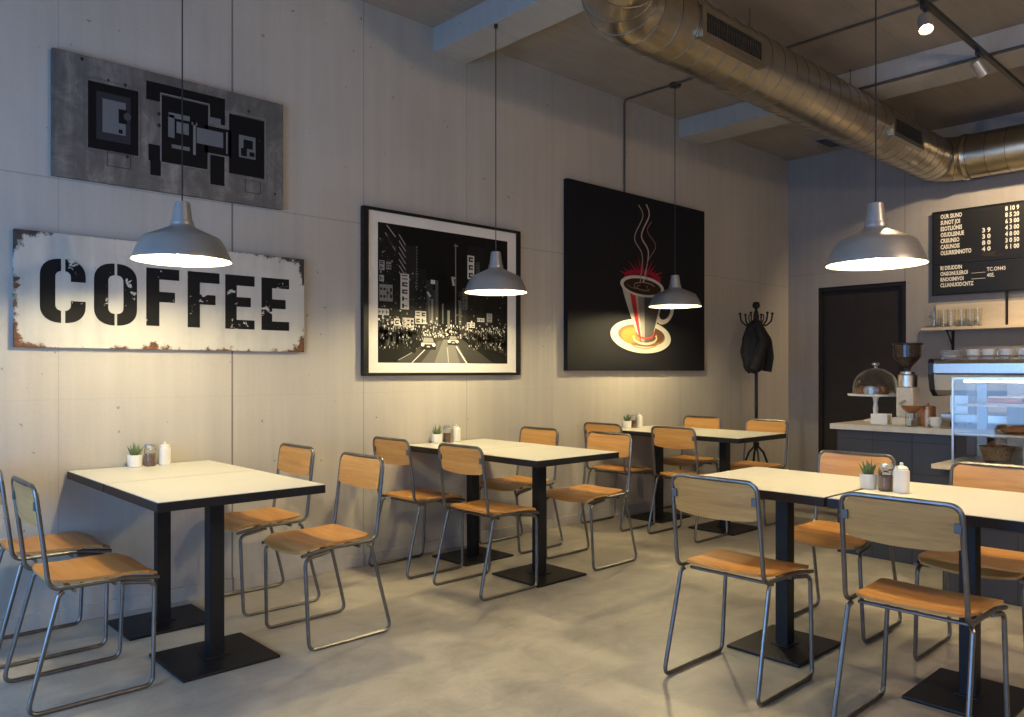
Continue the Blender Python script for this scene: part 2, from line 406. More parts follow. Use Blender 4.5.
class Paint:
    """flat coloured artwork: polygons in a plane, each a little in front of the last"""
    def __init__(s, to3d, step=0.0004): s.f = to3d; s.step = step; s.polys = []
    def poly(s, pts, col, layer=1): s.polys.append((pts, col, layer)); return s
    def rect(s, a0, a1, b0, b1, col, layer=1): return s.poly([(a0, b0), (a1, b0), (a1, b1), (a0, b1)], col, layer)
    def ell(s, ca, cb, ra, rb, col, layer=1, rot=0.0, n=40):
        return s.poly([(ca + ra * math.cos(t) * math.cos(rot) - rb * math.sin(t) * math.sin(rot), cb + ra * math.cos(t) * math.sin(rot) + rb * math.sin(t) * math.cos(rot)) for t in [2 * PI * i / n for i in range(n)]], col, layer)
    def line(s, pts, w, col, layer=1):
        for (a, b) in zip(pts, pts[1:]):
            a_ = Vector(a); b_ = Vector(b); d = (b_ - a_)
            if d.length < 1e-6: continue
            d.normalize(); nn = Vector((-d.y, d.x)) * w / 2; e = d * w * 0.2
            s.poly([tuple(a_ - nn - e), tuple(b_ - nn + e), tuple(b_ + nn + e), tuple(a_ + nn - e)], col, layer)
        return s
    def text(s, body, a, b, size, col, layer=1, sx=1.0, bold=0.0):
        cu = bpy.data.curves.new('t', 'FONT'); cu.body = body; cu.size = size; cu.offset = bold; cu.resolution_u = 2
        o = bpy.data.objects.new('t', cu); scene.collection.objects.link(o)
        dg = bpy.context.evaluated_depsgraph_get(); me = o.evaluated_get(dg).to_mesh()
        for p in me.polygons: s.polys.append(([(a + me.vertices[i].co.x * sx, b + me.vertices[i].co.y) for i in p.vertices], col, layer))
        o.evaluated_get(dg).to_mesh_clear(); bpy.data.objects.remove(o); bpy.data.curves.remove(cu)
        return s
    def build(s, name, mat, parent=None):
        vs, fs, cs = [], [], []
        for pts, col, lay in s.polys:
            i0 = len(vs); vs += [s.f(a, b, lay * s.step) for a, b in pts]; fs.append(list(range(i0, i0 + len(pts)))); cs.append(col)
        me = bpy.data.meshes.new(name); me.from_pydata(vs, [], fs); me.materials.append(mat)
        ca = me.color_attributes.new('Col', 'FLOAT_COLOR', 'CORNER')
        for p, c in zip(me.polygons, cs):
            for li in p.loop_indices: ca.data[li].color = (*c, 1)
        o = bpy.data.objects.new(name, me); scene.collection.objects.link(o)
        if parent: o.parent = parent
        return o

# ------------------------------------------------------------------ the room
T = 0.15
struct(MB().box(XF - T, XB + T, YR - T, YL + T, -0.12, 0.0).build('floor', M['floor']))
struct(MB().box(XF - T, XB + T, YR - T, YL + T, ZC, ZC + 0.12).build('ceiling', M['ceil']))
struct(MB().box(XF - T, XB + T, YL, YL + T, 0, ZC).build('wall_left', M['wall_l']))
struct(MB().box(XF - T, XB + T, YR - T, YR, 0, ZC).build('wall_right', M['wall_o']))
DY0, DY1, DZ = 3.043, 3.956, 2.145      # doorway in the back wall
wb = MB()
wb.box(XB, XB + T, YR, DY0, 0, ZC); wb.box(XB, XB + T, DY1, YL, 0, ZC); wb.box(XB, XB + T, DY0, DY1, DZ, ZC)
struct(wb.build('wall_back', M['wall_b']))
# street front with two window openings
wins = [(0.9, 3.8), (-2.65, 0.25)]; WZ0, WZ1 = 0.25, 2.30
wf = MB()
wf.box(XF - T, XF, YR, YL, 0, WZ0); wf.box(XF - T, XF, YR, YL, WZ1, ZC)
wf.box(XF - T, XF, YR, -2.65, WZ0, WZ1); wf.box(XF - T, XF, 0.25, 0.9, WZ0, WZ1); wf.box(XF - T, XF, 3.8, YL, WZ0, WZ1)
struct(wf.build('wall_front', M['wall_o']))
for i, (a, b) in enumerate(wins):
    w = MB(); x0, x1 = XF - 0.10, XF - 0.04; s = 0.05
    w.box(x0, x1, a, b, WZ0, WZ0 + s); w.box(x0, x1, a, b, WZ1 - s, WZ1)
    w.box(x0, x1, a, a + s, WZ0 + s, WZ1 - s); w.box(x0, x1, b - s, b, WZ0 + s, WZ1 - s); w.box(x0, x1, (a + b) / 2 - s / 2, (a + b) / 2 + s / 2, WZ0 + s, WZ1 - s)
    struct(w.build('window_%d' % (i + 1), M['door_frame']))
struct(MB().box(XF, XB, YL - 0.012, YL, 0, 0.075, bev=0.003).build('baseboard_left', M['wall_l']))
# door
d = MB(); d.box(XB + 0.01, XB + 0.10, DY0, DY0 + 0.04, 0, DZ); d.box(XB + 0.01, XB + 0.10, DY1 - 0.04, DY1, 0, DZ); d.box(XB + 0.01, XB + 0.10, DY0 + .04, DY1 - .04, DZ - 0.04, DZ)
door = struct(MB().box(XB + 0.05, XB + 0.09, DY0 + 0.042, DY1 - 0.042, 0.005, DZ - 0.042, bev=0.003).build('door_1', M['door']))
fr = d.build('door_frame', M['door_frame'], door)
hd = MB(); hd.tube([(XB + 0.05, DY0 + 0.11, 1.02), (XB + 0.0, DY0 + 0.11, 1.02), (XB + 0.0, DY0 + 0.24, 1.02)], 0.009, fillet=0.015); hd.cyl(0.026, -0.008, 0.0, c=(XB + 0.05, DY0 + 0.11, 1.02), axis='x')
hd.build('door_handle', M['tube'], door)
# ceiling beams
for i, (a, b) in enumerate(((3.265, 3.56), (6.15, 6.50), (0.30, 0.60))):
    struct(MB().box(a, b, YR, YL, 3.43, ZC, bev=0.004).build('trim_%d' % (i + 1), M['beam']))

# ------------------------------------------------------------------ chairs
def make_chair():
    root = thing('dining_chair', '', 'chair', group='plywood and steel chairs around the cafe tables')
    R = 0.0085; W = 0.195
    f = MB()       # inverted U of the back that turns forward under the seat
    f.tube([(0.238, -W + .002, 0.424), (0.12, -W + .002, 0.441), (-0.145, -W + .002, 0.443), (-0.19, -W + .006, 0.822), (-0.19, W - .006, 0.822), (-0.145, W - .002, 0.443), (0.12, W - .002, 0.441), (0.238, W - .002, 0.424)], R, fillet=0.045, seg=10, fs=7)
    f.build('back_frame', M['tube'], root)
    for sgn in (-1, 1):
        y = sgn * (W + 0.012)
        l = MB(); l.tube([(-0.10, sgn * (W - 0.006), 0.428), (-0.115, y - sgn * .010, 0.420), (-0.22, y, R), (0.21, y, R), (0.222, sgn * (W - .002), 0.408), (0.10, sgn * (W - 0.006), 0.425)], R, fillet=0.035, seg=10, fs=6)
        l.build('leg_loop', M['tube'], root)
    c = MB(); c.tube([(0.08, -W + .01, 0.424), (0.08, W - .01, 0.424)], 0.007); c.tube([(-0.06, -W + .01, 0.424), (-0.06, W - .01, 0.424)], 0.007)
    c.build('cross_bar', M['tube'], root)
    # seat: moulded plywood, dished across, rolled down at the front
    def surf(nx, ny, fn, th, name, mat):
        t = bmesh.new(); top = []; bot = []
        for i in range(nx + 1):
            ra, rb = [], []
            for j in range(ny + 1):
                p, nrm = fn(i / nx, j / ny); ra.append(t.verts.new(p + nrm * th / 2)); rb.append(t.verts.new(p - nrm * th / 2))
            top.append(ra); bot.append(rb)
        for i in range(nx):
            for j in range(ny):
                t.faces.new((top[i][j], top[i + 1][j], top[i + 1][j + 1], top[i][j + 1])); t.faces.new((bot[i][j], bot[i][j + 1], bot[i + 1][j + 1], bot[i + 1][j]))
        for i in range(nx):
            t.faces.new((top[i][0], bot[i][0], bot[i + 1][0], top[i + 1][0])); t.faces.new((top[i][ny], top[i + 1][ny], bot[i + 1][ny], bot[i][ny]))
        for j in range(ny):
            t.faces.new((top[0][j], top[0][j + 1], bot[0][j + 1], bot[0][j])); t.faces.new((top[nx][j], bot[nx][j], bot[nx][j + 1], top[nx][j + 1]))
        bmesh.ops.recalc_face_normals(t, faces=t.faces[:])
        m = MB(); m.merge(t, None, True); return m.build(name, mat, root)
    def seat(u, v):
        k = 2 * v - 1
        hw = 0.178 + 0.022 * u
        rc = 0.03                                   # rounded corners
        edge = 0.0
        if u > 0.9: edge = (u - 0.9) * 0.25
        if u < 0.08: edge = (0.08 - u) * 0.2
        y = k * (hw - edge)
        x = -0.138 + 0.388 * u - 0.012 * (abs(k) ** 4) * (1 if u > 0.5 else -1)
        z = 0.4575 - 0.008 * (1 - k * k) * (0.4 + 0.6 * math.sin(PI * min(1, u * 1.1)))
        z += 0.008 * max(0, 0.25 - u) * 4 * 0.8
        if u > 0.78: z -= 0.45 * (u - 0.78) ** 2 * (1 + 0.5 * (1 - k * k))
        return Vector((x, y, z)), Vector((0.0, 0, 1))
    surf(20, 14, seat, 0.011, 'seat', M['wood'])
    def back(u, v):                                  # u up, v across
        k = 2 * v - 1
        y = k * 0.180; bow = -0.010 * (1 - k * k)
        bottom = 0.678 - 0.012 * (1 - k * k); top = 0.815
        z = bottom + (top - bottom) * u
        x = -0.19 + (0.822 - z) * 0.118 + bow + 0.004
        if abs(k) > 0.9:
            if u > 0.85: z -= (abs(k) - 0.9) * 0.20
            if u < 0.15: z += (abs(k) - 0.9) * 0.05
        return Vector((x, y, z)), Vector((1, 0, 0.118)).normalized()
    surf(8, 18, back, 0.010, 'backrest', M['wood_back'])
    for sgn in (-1, 1):
        b = MB(); x = -0.19 + 0.08 * 0.118
        b.box(x - 0.012, x - 0.002, sgn * W - 0.011 - sgn * 0.018, sgn * W + 0.011 - sgn * 0.018, 0.734, 0.766, bev=0.003)
        b.build('bracket', M['bracket'], root)
        s = MB(); s.cyl(0.005, 0.0, 0.003, c=(-0.10, sgn * 0.155, 0.4625)); s.build('screw', M['tube'], root)
    return root
chair0 = make_chair(); used = False
def place_chair(rear, y, facing, label, jig=0.0):
    global used
    x = rear + 0.22 * facing; rz = (0 if facing > 0 else PI) + jig
    if not used:
        used = True; chair0.location = (x, y, 0); chair0.rotation_euler = (0, 0, rz); chair0['label'] = label; return chair0
    return dup(chair0, (x, y, 0), rz, label)
place_chair(0.63, 3.415, 1, 'plywood chair left of the nearest wall table, its aisle side, back frame toward the camera')
place_chair(0.63, 4.03, 1, 'plywood chair against the wall at far left, cut off by the frame edge')
place_chair(2.12, 3.33, -1, 'plywood chair on the right of the nearest wall table, on its aisle side')
place_chair(2.12, 4.00, -1, 'plywood chair right of the nearest wall table, tucked against the wall')
place_chair(2.725, 3.385, 1, 'plywood chair left of the middle wall table, aisle side, its back toward the camera')
place_chair(2.695, 4.02, 1, 'plywood chair left of the middle wall table, tucked against the wall')
place_chair(4.085, 3.39, -1, 'plywood chair right of the middle wall table, aisle side, facing the camera')
place_chair(4.06, 4.03, -1, 'plywood chair right of the middle wall table, against the wall, seen over the tabletop')
place_chair(4.77, 3.41, 1, 'plywood chair left of the farthest wall table, aisle side, its back to the camera')
place_chair(4.70, 4.03, 1, 'plywood chair against the wall left of the farthest wall table, mostly hidden')
place_chair(6.15, 3.385, -1, 'plywood chair in front of the coat stand, right of the farthest wall table')
place_chair(6.13, 4.01, -1, 'plywood chair at the wall, right of the farthest wall table')
place_chair(2.605, 1.687, 1, 'foreground plywood chair, back to the camera, at the left end of the right-hand tables')
place_chair(2.63, 1.005, 1, 'foreground chair at bottom right, back to the camera, before the plant and shakers')
place_chair(4.01, 1.71, -1, 'plywood chair across the right-hand tables, facing the camera, behind the potted plant')
place_chair(3.95, 1.055, -1, 'plywood chair at the right frame edge in front of the glass display case')

# ------------------------------------------------------------------ tables
def make_table():
    root = thing('cafe_table', '', 'table', group='square cafe tables with white tops')
    t = MB(); t.box(-0.33, 0.33, -0.315, 0.315, 0.712, 0.7475, bev=0.002); top = t.build('tabletop', M['edge'], root)
    s = MB(); s.box(-0.327, 0.327, -0.312, 0.312, 0.7475, 0.750, bev=0.0006); s.build('laminate_surface', M['laminate'], top)
    p = MB(); p.box(-0.030, 0.030, -0.029, 0.029, 0.012, 0.704, bev=0.003); p.build('column', M['black'], root)
    q = MB(); q.box(-0.15, 0.15, -0.15, 0.15, 0.704, 0.712); q.box(-0.05, 0.05, -0.05, 0.05, 0.694, 0.704); q.build('mounting_plate', M['black'], root)
    b = MB(); b.box(-0.195, 0.195, -0.190, 0.190, 0.0, 0.013, bev=0.004); b.box(-0.048, 0.048, -0.048, 0.048, 0.012, 0.018, bev=0.002); b.build('base_plate', M['black'], root)
    return root
tab0 = make_table(); first = [True]
def place_table(x, y, sy, label):
    if first[0]:
        first[0] = False; tab0.location = (x, y, 0); tab0['label'] = label; tab0.scale = (1.06, sy, 1); return tab0
    o = dup(tab0, (x, y, 0), 0, label); o.scale = (1.06, sy, 1); return o
place_table(1.365, 3.357, 1.06, 'square black-edged cafe table at left, aisle half of the pair under the rusty sign')
place_table(1.365, 3.993, 0.94, 'square cafe table touching the wall under the rusty sign, holding plant, jar and shaker')
place_table(3.355, 3.357, 1.06, 'square black-edged cafe table, aisle half of the middle wall pair')
place_table(3.365, 3.993, 0.94, 'square cafe table touching the wall between framed photo and cup canvas')
place_table(5.42, 3.357, 1.06, 'farthest aisle-side cafe table, black edge seen in front of the coat stand chair')
place_table(5.42, 3.993, 0.94, 'farthest cafe table touching the wall below the coffee cup canvas')
row_a = place_table(3.30, 1.737, 1.10, 'cafe table at left end of the right-hand row, no items on it')
row_b = place_table(3.30, 0.986, 1.25, 'cafe table at the right frame edge holding a potted succulent and shakers')

for t_ in (row_a, row_b):                 # the row's base plates are shallower
    for c_ in t_.children:
        if c_.name.startswith('base_plate'): c_.scale = (1.0, 0.90 / t_.scale[1], 1.0)
        if c_.name.startswith('column'): c_.scale = (1.0, 1.0 / t_.scale[1], 1.0)

# ------------------------------------------------------------------ things on the tables
def make_pot():
    r = thing('succulent_pot', '', 'potted plant', group='small potted succulents')
    p = MB(); p.lathe([(0, 0), (0.030, 0), (0.034, 0.004), (0.037, 0.060), (0.0365, 0.062), (0.033, 0.062), (0.032, 0.052), (0, 0.052)], seg=28); pot = p.build('pot', M['ceramic'], r)
    s = MB(); s.cyl(0.0325, 0.046, 0.055); s.build('soil', M['soil'], pot)
    rnd = random.Random(3); l = MB()
    for k in range(22):
        a = rnd.uniform(0, 2 * PI); tilt = rnd.uniform(0.0, 0.65); ln = rnd.uniform(0.035, 0.068) * (1.15 - 0.5 * tilt)
        b0 = Vector((0.010 * math.cos(a), 0.010 * math.sin(a), 0.052)); dr = Vector((math.cos(a) * math.sin(tilt), math.sin(a) * math.sin(tilt), math.cos(tilt)))
        n = 6; pts = [b0 + dr * ln * i / n + Vector((0, 0, 0.004 * (i / n) ** 2)) for i in range(n + 1)]
        l.tube(pts, 0.003, seg=6, rad=[0.0038, 0.0050, 0.0048, 0.0040, 0.0030, 0.0018, 0.0004])
    l.build('leaves', M['leaf'], r); return r
def make_jar():
    r = thing('spice_jar', '', 'jar', group='glass spice jars')
    g = MB(); g.lathe([(0, 0), (0.025, 0), (0.028, 0.003), (0.028, 0.085), (0.024, 0.092), (0.0225, 0.092), (0.026, 0.084), (0.026, 0.005), (0, 0.004)], seg=28); jar = g.build('jar_body', M['glass'], r)
    c = MB(); c.cyl(0.0252, 0.0055, 0.066, bev=0.002); c.build('contents', M['spice'], jar)
    t = MB(); t.cyl(0.0265, 0.092, 0.112, bev=0.003); t.lathe([(0.0265, 0.094), (0.0275, 0.096), (0.0265, 0.098)]); t.build('lid', M['steel'], r); return r
def make_shaker():
    r = thing('ceramic_shaker', '', 'shaker', group='white ceramic shakers')
    g = MB(); g.lathe([(0, 0), (0.027, 0), (0.030, 0.004), (0.030, 0.088), (0.026, 0.094), (0, 0.094)], seg=28); g.build('shaker_body', M['ceramic'], r)
    t = MB(); t.lathe([(0, 0.094), (0.024, 0.094), (0.025, 0.100), (0.018, 0.106), (0.006, 0.110), (0.007, 0.118), (0.004, 0.122), (0, 0.122)], seg=24); t.build('cap', M['ceramic'], r)
    s = MB(); s.tube([(0.018, 0, 0.101), (0.030, 0, 0.108)], 0.0035, seg=8); s.build('spout', M['steel'], r); return r
pot0, jar0, sh0 = make_pot(), make_jar(), make_shaker()
sets = [((1.312, 4.235), (1.383, 4.225), (1.456, 4.225), 'on the left wall table beneath the rusty sign'),
        ((3.25, 4.235), (3.335, 4.23), (3.412, 4.23), 'on the middle wall table beside the framed city photo'),
        ((5.30, 4.235), (5.385, 4.23), (5.46, 4.23), 'on the farthest wall table beneath the cup canvas'),
        ((3.31, 1.368), (3.30, 1.296), (3.29, 1.231), 'on the right-hand table in front of the counter')]
for i, (a, b, c, where) in enumerate(sets):
    for src, p, lb in ((pot0, a, 'small succulent in a white pot '), (jar0, b, 'glass jar of brown spice '), (sh0, c, 'white ceramic shaker ')):
        if i == 0: src.location = (*p, 0.75); src['label'] = lb + where
        else: dup(src, (*p, 0.75), i * 0.9, lb + where)

# ------------------------------------------------------------------ pendant lamps
def make_pendant(x, y, zr, D, ztop, label, kr=1.0):
    r = thing('pendant_lamp', label, 'pendant lamp', (x, y, zr), 0, 'industrial metal pendant lamps')
    R = D / 2
    outp = [(R, 0), (R * 1.0, 0.004), (R * 0.965, 0.022), (R * 0.90, 0.055), (R * 0.80, 0.092), (R * 0.745, 0.102), (R * 0.50, 0.125), (R * 0.27, 0.146), (R * 0.235, 0.156)]
    inn = [(a - 0.0025, b - 0.0015 if b > 0.01 else b) for a, b in outp][::-1]
    s = MB(); s.lathe(outp + [(R * 0.235 - 0.002, 0.156)], M['alu'], 56); s.lathe(inn[:-1] + [(R - 0.0015, 0.001)], M['enamel'], 56)
    s.tube([(R * math.cos(t), R * math.sin(t), 0.001) for t in [2 * PI * i / 56 for i in range(56)]], 0.0022, M['alu'], closed=True, seg=6)
    s.build('shade', None, r)
    n = MB(); n.lathe([(0, 0.150), (R * 0.235, 0.150), (R * 0.235, 0.160), (R * 0.232, 0.166), (R * 0.225, 0.174), (R * 0.205, 0.176), (R * 0.155, 0.253), (R * 0.14, 0.257), (0, 0.257)], seg=32); n.build('socket_cap', M['alu'], r)
    b = MB(); b.lathe([(0, 0.020), (0.020, 0.026), (0.032, 0.045), (0.034, 0.062), (0.026, 0.088), (0.016, 0.105), (0.014, 0.152)], seg=20); b.build('bulb', M['bulb'], r)
    c = MB(); c.tube([(0, 0, 0.255), (0, 0, ztop - zr - 0.02)], 0.0032, seg=8); c.build('cable', M['plastic'], r)
    k = MB(); k.lathe([(0, ztop - zr), (0.05 * kr, ztop - zr), (0.052 * kr, ztop - zr - 0.012), (0.045 * kr, ztop - zr - 0.024), (0.008, ztop - zr - 0.028), (0, ztop - zr - 0.028)], seg=28); k.build('ceiling_canopy', M['plastic'], r)
    return r
make_pendant(1.275, 3.485, 1.722, 0.41, ZC, 'metal pendant lamp hanging in front of the rusty COFFEE sign')
make_pendant(3.29, 3.68, 1.736, 0.395, 3.43, 'metal pendant lamp hanging in front of the framed city photo', 0.25)
make_pendant(5.36, 3.785, 1.770, 0.425, ZC, 'smallest-looking pendant lamp, in front of the coffee cup canvas')
make_pendant(3.34, 1.352, 1.685, 0.392, ZC, 'metal pendant lamp at right, hanging before the dark door')

# ------------------------------------------------------------------ wall pieces
YS = YL - 0.033
# rusty sign
sx0, sx1, sz0, sz1 = 0.788, 2.277, 1.353, 1.908
hw, hz = (sx1 - sx0) / 2, (sz1 - sz0) / 2; cx, cz = (sx0 + sx1) / 2, (sz0 + sz1) / 2
sign = thing('metal_sign', 'long cream enamel sign with rusted edges and black stencilled COFFEE lettering', 'sign', (cx, YS, cz))
MB().box(-hw, hw, 0.0, 0.03, -hz, hz, bev=0.002).build('sign_panel', sign_mat(hw, hz), sign)
pt = Paint(lambda a, b, o: (a - cx, -0.0008 - o, b - cz)); INK = (0.012, 0.012, 0.013)
def stencil_round(x0, x1, z0, z1, th, gap, is_c):
    w = (x1 - x0) / 2; mx = (x0 + x1) / 2; n = 10
    def arc(rx, half, corner):   # right side outline from top to bottom
        pts = []
        for i in range(n + 1):
            t = PI / 2 * (1 - i / n); pts.append((rx * max(0, math.cos(t)) ** 0.8, (half - corner) + corner * math.sin(t) ** 0.9 if t > 0 else half - corner))
        return pts
    hz_ = (z1 - z0) / 2; mz = (z0 + z1) / 2
    o = arc(w, hz_, w * 0.85); i_ = arc(w - th, hz_ - th * 0.9, (w - th) * 0.85)
    def half(sgn, z_lo, z_hi):
        O = [(a, b) for a, b in (o + [(a, -b) for a, b in o[::-1]])]; I = [(a, b) for a, b in (i_ + [(a, -b) for a, b in i_[::-1]])]
        m = len(O)
        for k in range(m - 1):
            q = [O[k], O[k + 1], I[k + 1], I[k]]
            q = [(max(a, gap / 2), b) for a, b in q]
            if k == n:     # the straight side
                if z_lo is None: pass
                else:
                    pt.poly([(mx + sgn * a, mz + b) for a, b in ((O[k][0], O[k][1]), (O[k][0], z_hi), (I[k][0], z_hi), (I[k][0], I[k][1]))], INK)
                    pt.poly([(mx + sgn * a, mz + b) for a, b in ((O[k][0], O[k + 1][1]), (O[k][0], z_lo), (I[k][0], z_lo), (I[k][0], I[k + 1][1]))], INK); continue
            pt.poly([(mx + sgn * a, mz + b) for a, b in q], INK)
    half(-1, None, None)
    if is_c: half(1, -hz_ * 0.30, hz_ * 0.30)
    else: half(1, None, None)
stencil_round(0.893, 1.092, 1.473, 1.785, 0.066, 0.018, True)
stencil_round(1.129, 1.332, 1.470, 1.784, 0.066, 0.012, False)
for x0, x1, mid, e in ((1.377, 1.545, 0.43, 0), (1.589, 1.763, 0.43, 0), (1.795, 1.966, 0.43, 1), (2.007, 2.179, 0.43, 1)):
    z0, z1 = 1.476, 1.779; w = 0.066; h = z1 - z0
    pt.poly([(x0, z0), (x0 + w, z0), (x0 + w, z1 - .055), (x0 + w, z1), (x0, z1)], INK)
    pt.rect(x0 + w, x1, z1 - 0.058, z1, INK); pt.rect(x0 + w, x1 - 0.022, z0 + h * mid - 0.004, z0 + h * mid + 0.050, INK)
    if e: pt.rect(x0 + w, x1, z0, z0 + 0.052, INK)
pt.build('lettering', M['stencil'], sign)

# steel plan relief
ax0, ax1, az0, az1 = 0.946, 2.142, 2.186, 2.802; cx2, cz2 = (ax0 + ax1) / 2, (az0 + az1) / 2
art = thing('steel_relief', 'scratched grey steel wall relief of dark nested rectangles hung above the rusty sign', 'wall art', (cx2, YS, cz2))
MB().box(ax0 - cx2, ax1 - cx2, 0, 0.03, az0 - cz2, az1 - cz2, bev=0.002).build('steel_panel', M['scratched'], art)
pa = Paint(lambda a, b, o: (a - cx2, -0.0008 - o, b - cz2)); DK = (0.007, 0.007, 0.009); LT = (0.17, 0.175, 0.185); LN = (0.22, 0.22, 0.23)
def frame_line(p, x0, x1, z0, z1, w, c, l): p.line([(x0, z0), (x1, z0), (x1, z1), (x0, z1), (x0, z0)], w, c, l)
pa.rect(1.102, 1.338, 2.350, 2.683, DK); frame_line(pa, 1.085, 1.35, 2.338, 2.70, 0.004, (0.12, 0.12, 0.13), 1)
pa.rect(1.14, 1.30, 2.40, 2.64, (0.035, 0.035, 0.042), 2); pa.rect(1.168, 1.277, 2.44, 2.608, LT, 3); pa.rect(1.243, 1.282, 2.50, 2.572, DK, 4); pa.rect(1.243, 1.262, 2.448, 2.468, DK, 4); pa.ell(1.285, 2.54, 0.018, 0.02, (0.07, 0.07, 0.08), 5)
pa.poly([(1.377, 2.752), (1.794, 2.752), (1.794, 2.597), (1.71, 2.594), (1.71, 2.697), (1.45, 2.697), (1.45, 2.655), (1.377, 2.655)], DK, 1)
pa.rect(1.45, 1.70, 2.343, 2.694, DK, 1); pa.rect(1.68, 1.83, 2.437, 2.585, DK, 1); pa.rect(1.817, 2.024, 2.346, 2.678, DK, 1)
pa.rect(1.388, 1.45, 2.338, 2.425, DK, 1); pa.rect(1.397, 1.45, 2.265, 2.34, DK, 1); pa.rect(1.712, 1.791, 2.267, 2.436, DK, 1)
pa.line([(1.45, 2.345), (1.45, 2.702), (1.705, 2.702), (1.705, 2.60), (1.80, 2.60)], 0.007, LN, 2); pa.line([(1.70, 2.343), (1.70, 2.432), (1.81, 2.432), (1.81, 2.35)], 0.006, LN, 2); pa.line([(1.452, 2.34), (1.70, 2.34)], 0.005, LN, 2)
pa.line([(1.81, 2.59), (1.81, 2.69), (2.03, 2.69), (2.03, 2.33), (1.92, 2.33)], 0.006, LN, 2)
pa.rect(1.49, 1.60, 2.585, 2.612, LT, 3); pa.rect(1.487, 1.52, 2.48, 2.60, LT, 3); pa.rect(1.53, 1.595, 2.51, 2.57, LT, 3); pa.rect(1.505, 1.60, 2.425, 2.445, LT, 3); pa.rect(1.618, 1.632, 2.41, 2.585, LN, 3); pa.rect(1.61, 1.64, 2.57, 2.585, LN, 3)
pa.rect(1.637, 1.783, 2.477, 2.562, LT, 3); pa.rect(1.705, 1.77, 2.60, 2.635, LT, 3); pa.rect(1.80, 1.808, 2.45, 2.57, LN, 3)
pa.rect(1.873, 1.971, 2.446, 2.572, LT, 3); pa.rect(1.90, 1.955, 2.50, 2.55, DK, 4); pa.rect(1.885, 1.92, 2.455, 2.50, DK, 4); pa.rect(1.935, 1.965, 2.46, 2.485, DK, 4)
frame_line(pa, 1.19, 1.30, 2.275, 2.345, 0.004, (0.05, 0.05, 0.055), 2); frame_line(pa, 1.91, 2.0, 2.255, 2.325, 0.004, (0.05, 0.05, 0.055), 2)
for (bx, bz, br) in ((1.195, 2.705, 0.006), (1.075, 2.78, 0.008), (1.275, 2.70, 0.008), (1.93, 2.715, 0.007), (1.44, 2.59, 0.009), (1.44, 2.53, 0.009), (1.995, 2.56, 0.007), (2.09, 2.27, 0.006), (1.285, 2.335, 0.007)):
    pa.ell(bx, bz, br, br * 1.2, (0.03, 0.03, 0.035), 5, n=12)
pa.build('dark_relief', M['print'], art)

# framed city photograph
px0, px1, pz0, pz1 = 2.687, 4.062, 1.209, 2.292; fc = ((px0 + px1) / 2, (pz0 + pz1) / 2)
ph = thing('framed_photograph', 'black framed night street photograph with white mat, left of the cup canvas', 'picture', (fc[0], YS, fc[1]))
X = lambda v: v - fc[0]; Zz = lambda v: v - fc[1]; s = 0.048
f = MB(); f.box(X(px0), X(px1), -0.005, 0.03, Zz(pz1 - 0.02), Zz(pz1), bev=.002); f.box(X(px0), X(px1), -0.005, 0.03, Zz(pz0), Zz(pz0 + 0.02), bev=.002); f.box(X(px0), X(px0 + 0.038), -0.005, 0.03, Zz(pz0 + .02), Zz(pz1 - .02)); f.box(X(px1 - 0.038), X(px1), -0.005, 0.03, Zz(pz0 + .02), Zz(pz1 - .02))
f.build('frame', M['black_metal'], ph)
MB().box(X(px0 + .03), X(px1 - .03), 0.008, 0.016, Zz(pz0 + .018), Zz(pz1 - .018)).build('mat_board', M['matboard'], ph)
ix0, ix1, iz0, iz1 = 2.801, 3.937, 1.294, 2.203
pc = Paint(lambda a, b, o: (X(ix0 + a * (ix1 - ix0)), 0.0075 - o, Zz(iz0 + b * (iz1 - iz0))), 0.00025)
rn = random.Random(11); g = lambda v: (v, v * 0.97, v * 0.9)
pc.rect(0, 1, 0, 1, g(0.008), 0)
# dark building masses receding to the vanishing point
VP = (0.47, 0.27)
for (x0, x1, t, c) in ((0, .16, 1, .012), (.16, .26, .86, .02), (.26, .34, .7, .014), (.34, .39, .62, .03), (.39, .43, .55, .05), (.60, .66, .55, .03), (.66, .80, .92, .014), (.80, 1, 1, .010)):
    pc.rect(x0, x1, .2, t, g(c), 1)
for k in range(260):                                   # lit windows
    side = rn.random() < 0.6; x = rn.uniform(0.0, 0.42) if side else rn.uniform(0.55, 0.99)
    d_ = abs(x - VP[0]); h = rn.uniform(0.03, 0.2 + d_ * 1.2); z = VP[1] + h * (0.9)
    if z > 0.97: continue
    w = 0.003 + d_ * 0.022 * rn.random(); hh = 0.004 + 0.012 * rn.random()
    sl = (0.5 if side else -0.5) * h
    c = rn.choice((0.06, 0.12, 0.05, 0.3, 0.04)); pc.poly([(x, z), (x + w, z - sl * w), (x + w, z + hh - sl * w), (x, z + hh)], g(c), 2)
def signbox(x0, x1, z0, z1, c, rows, cols, vertical=False):
    pc.rect(x0, x1, z0, z1, g(c), 3)
    for i in range(rows):
        for j in range(cols):
            a0 = x0 + (x1 - x0) * (j + .18) / cols; a1 = x0 + (x1 - x0) * (j + .82) / cols; b0 = z0 + (z1 - z0) * (i + .2) / rows; b1 = z0 + (z1 - z0) * (i + .8) / rows
            q = rn.random()
            if q < .35: pc.rect(a0, a1, b0, b1, g(.02), 4); pc.rect(a0 + (a1 - a0) * .3, a1, b0 + (b1 - b0) * .35, b0 + (b1 - b0) * .65, g(c), 5)
            elif q < .7: pc.rect(a0, a0 + (a1 - a0) * .35, b0, b1, g(.02), 4); pc.rect(a0, a1, b0 + (b1 - b0) * .4, b0 + (b1 - b0) * .6, g(.02), 4)
            else: pc.rect(a0, a1, b0, b0 + (b1 - b0) * .25, g(.02), 4); pc.rect(a0, a1, b1 - (b1 - b0) * .25, b1, g(.02), 4)
